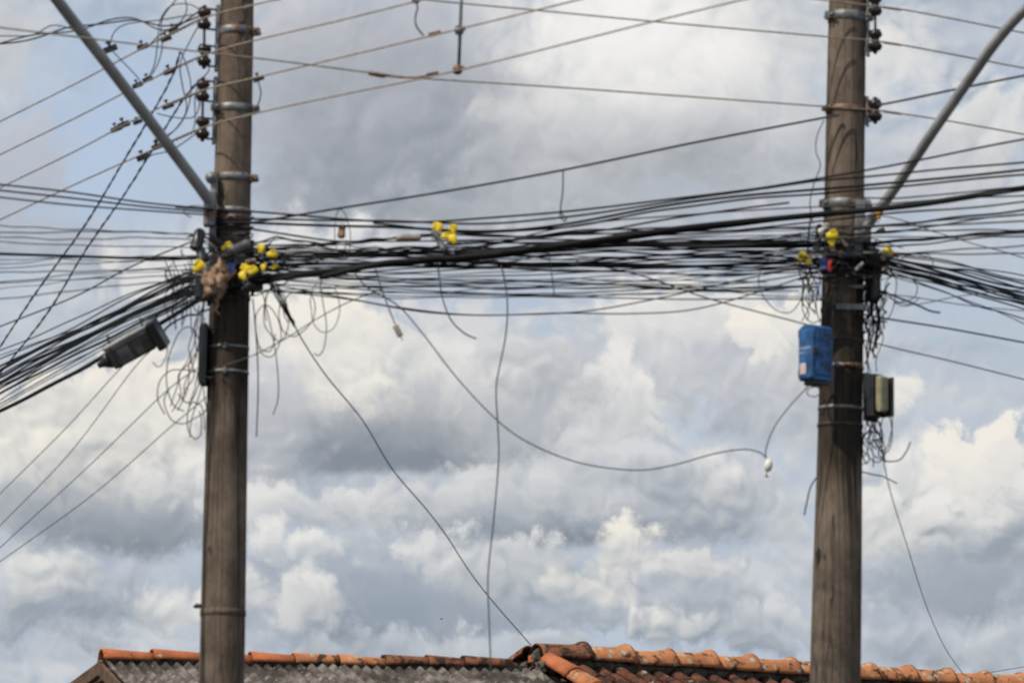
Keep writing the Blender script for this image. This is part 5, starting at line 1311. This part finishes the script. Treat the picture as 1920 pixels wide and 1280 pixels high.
def print_row(z, widths, h):
    x_ = -hw*0.82
    mb = MB()
    for w in widths:
        mb.box(cb_+nT*(hd+0.0115)+hT*(x_+w/2)+Z*z, hT, nT, Z, (w/2, 0.0006, h/2), 0); x_ += w+0.0035
    mb.build('lettering', 'print', bb)
print_row(0.022, (0.009, 0.007, 0.010, 0.008, 0.010, 0.007, 0.010, 0.007), 0.015)
print_row(-0.004, (0.007, 0.009, 0.006, 0.008), 0.012)
MB().box(cb_+nT*(hd+0.0115)-hT*0.020-Z*0.092, hT, nT, Z, (0.024, 0.0007, 0.030), 0).build('sticker', 'sticker', bb)
MB().tube(spline([cb_+nT*hd*0.3-hT*(hw+0.004)+Z*0.06, cb_+nT*hd*0.4-hT*(hw+0.028)+Z*0.02, cb_+nT*hd*0.4-hT*(hw+0.030)-Z*0.05, cb_+nT*hd*0.3-hT*(hw+0.004)-Z*0.11], 6), 0.005, 6).build('side_handle', 'greywire', bb)
MB().box(cb_-Z*(hh+0.012), hT, nT, Z, (hw*0.75, hd*0.75, 0.014), 0.006).build('cable_entry', 'blackplastic', bb)
# khaki box
kb = thing('junction_box', P(1645, 790, 21.38), 'khaki cover box on a black plate right of the blue box pole', 'junction box')
rk = math.radians(-38); ak = Vector((math.cos(rk), math.sin(rk)*-1, 0)); ak = Vector((math.cos(0.75), math.sin(0.75), 0)); nk = Vector((math.sin(0.75), -math.cos(0.75), 0))
MB().box(P(1632, 745, 21.42), ak, nk, Z, (0.05, 0.012, 0.135), 0.004).build('back_plate', 'blackplastic', kb)
MB().box(P(1638, 742, 21.38), ak, nk, Z, (0.042, 0.035, 0.12), 0.008).build('casing', 'blackplastic', kb)
MB().box(P(1654, 738, 21.33), ak, nk, Z, (0.038, 0.022, 0.100), 0.016).build('cover', 'khaki', kb)
MB().box(P(1651, 768, 21.30), ak, nk, Z, (0.016, 0.012, 0.010), 0.003).build('latch', 'khaki', kb)
MB().box(P(1664, 745, 21.37), ak, nk, Z, (0.006, 0.045, 0.110), 0.003).build('side_flange', 'blackplastic', kb)
# bird far off
bd = MB(); c_ = P(828, 1160, 420)
bd.lathe(c_-X*0.08, X, [(0.01, -0.05), (0.035, 0.02), (0.04, 0.08), (0.02, 0.15), (0.008, 0.2)], 8)
for s in (-1, 1):
    w_ = [c_+Vector((0.0, 0.04*s, 0.02)), c_+Vector((0.06, 0.04*s, 0.02)), c_+Vector((0.02+0.14*s, 0.16*s, 0.10)), c_+Vector((-0.03+0.22*s, 0.30*s, 0.14)), c_+Vector((-0.06+0.12*s, 0.16*s, 0.09))]
    bd.add(w_+[v-Z*0.012 for v in w_], [[0, 1, 2, 3, 4], [9, 8, 7, 6, 5]]+[[i, 5+i, 5+(i+1) % 5, (i+1) % 5] for i in range(5)], False)
tag(bd.build('bird', 'bird'), 'tiny dark bird gliding far off below the clouds', 'bird')

for o in bpy.data.objects:
    if '_o' in o: del o['_o']
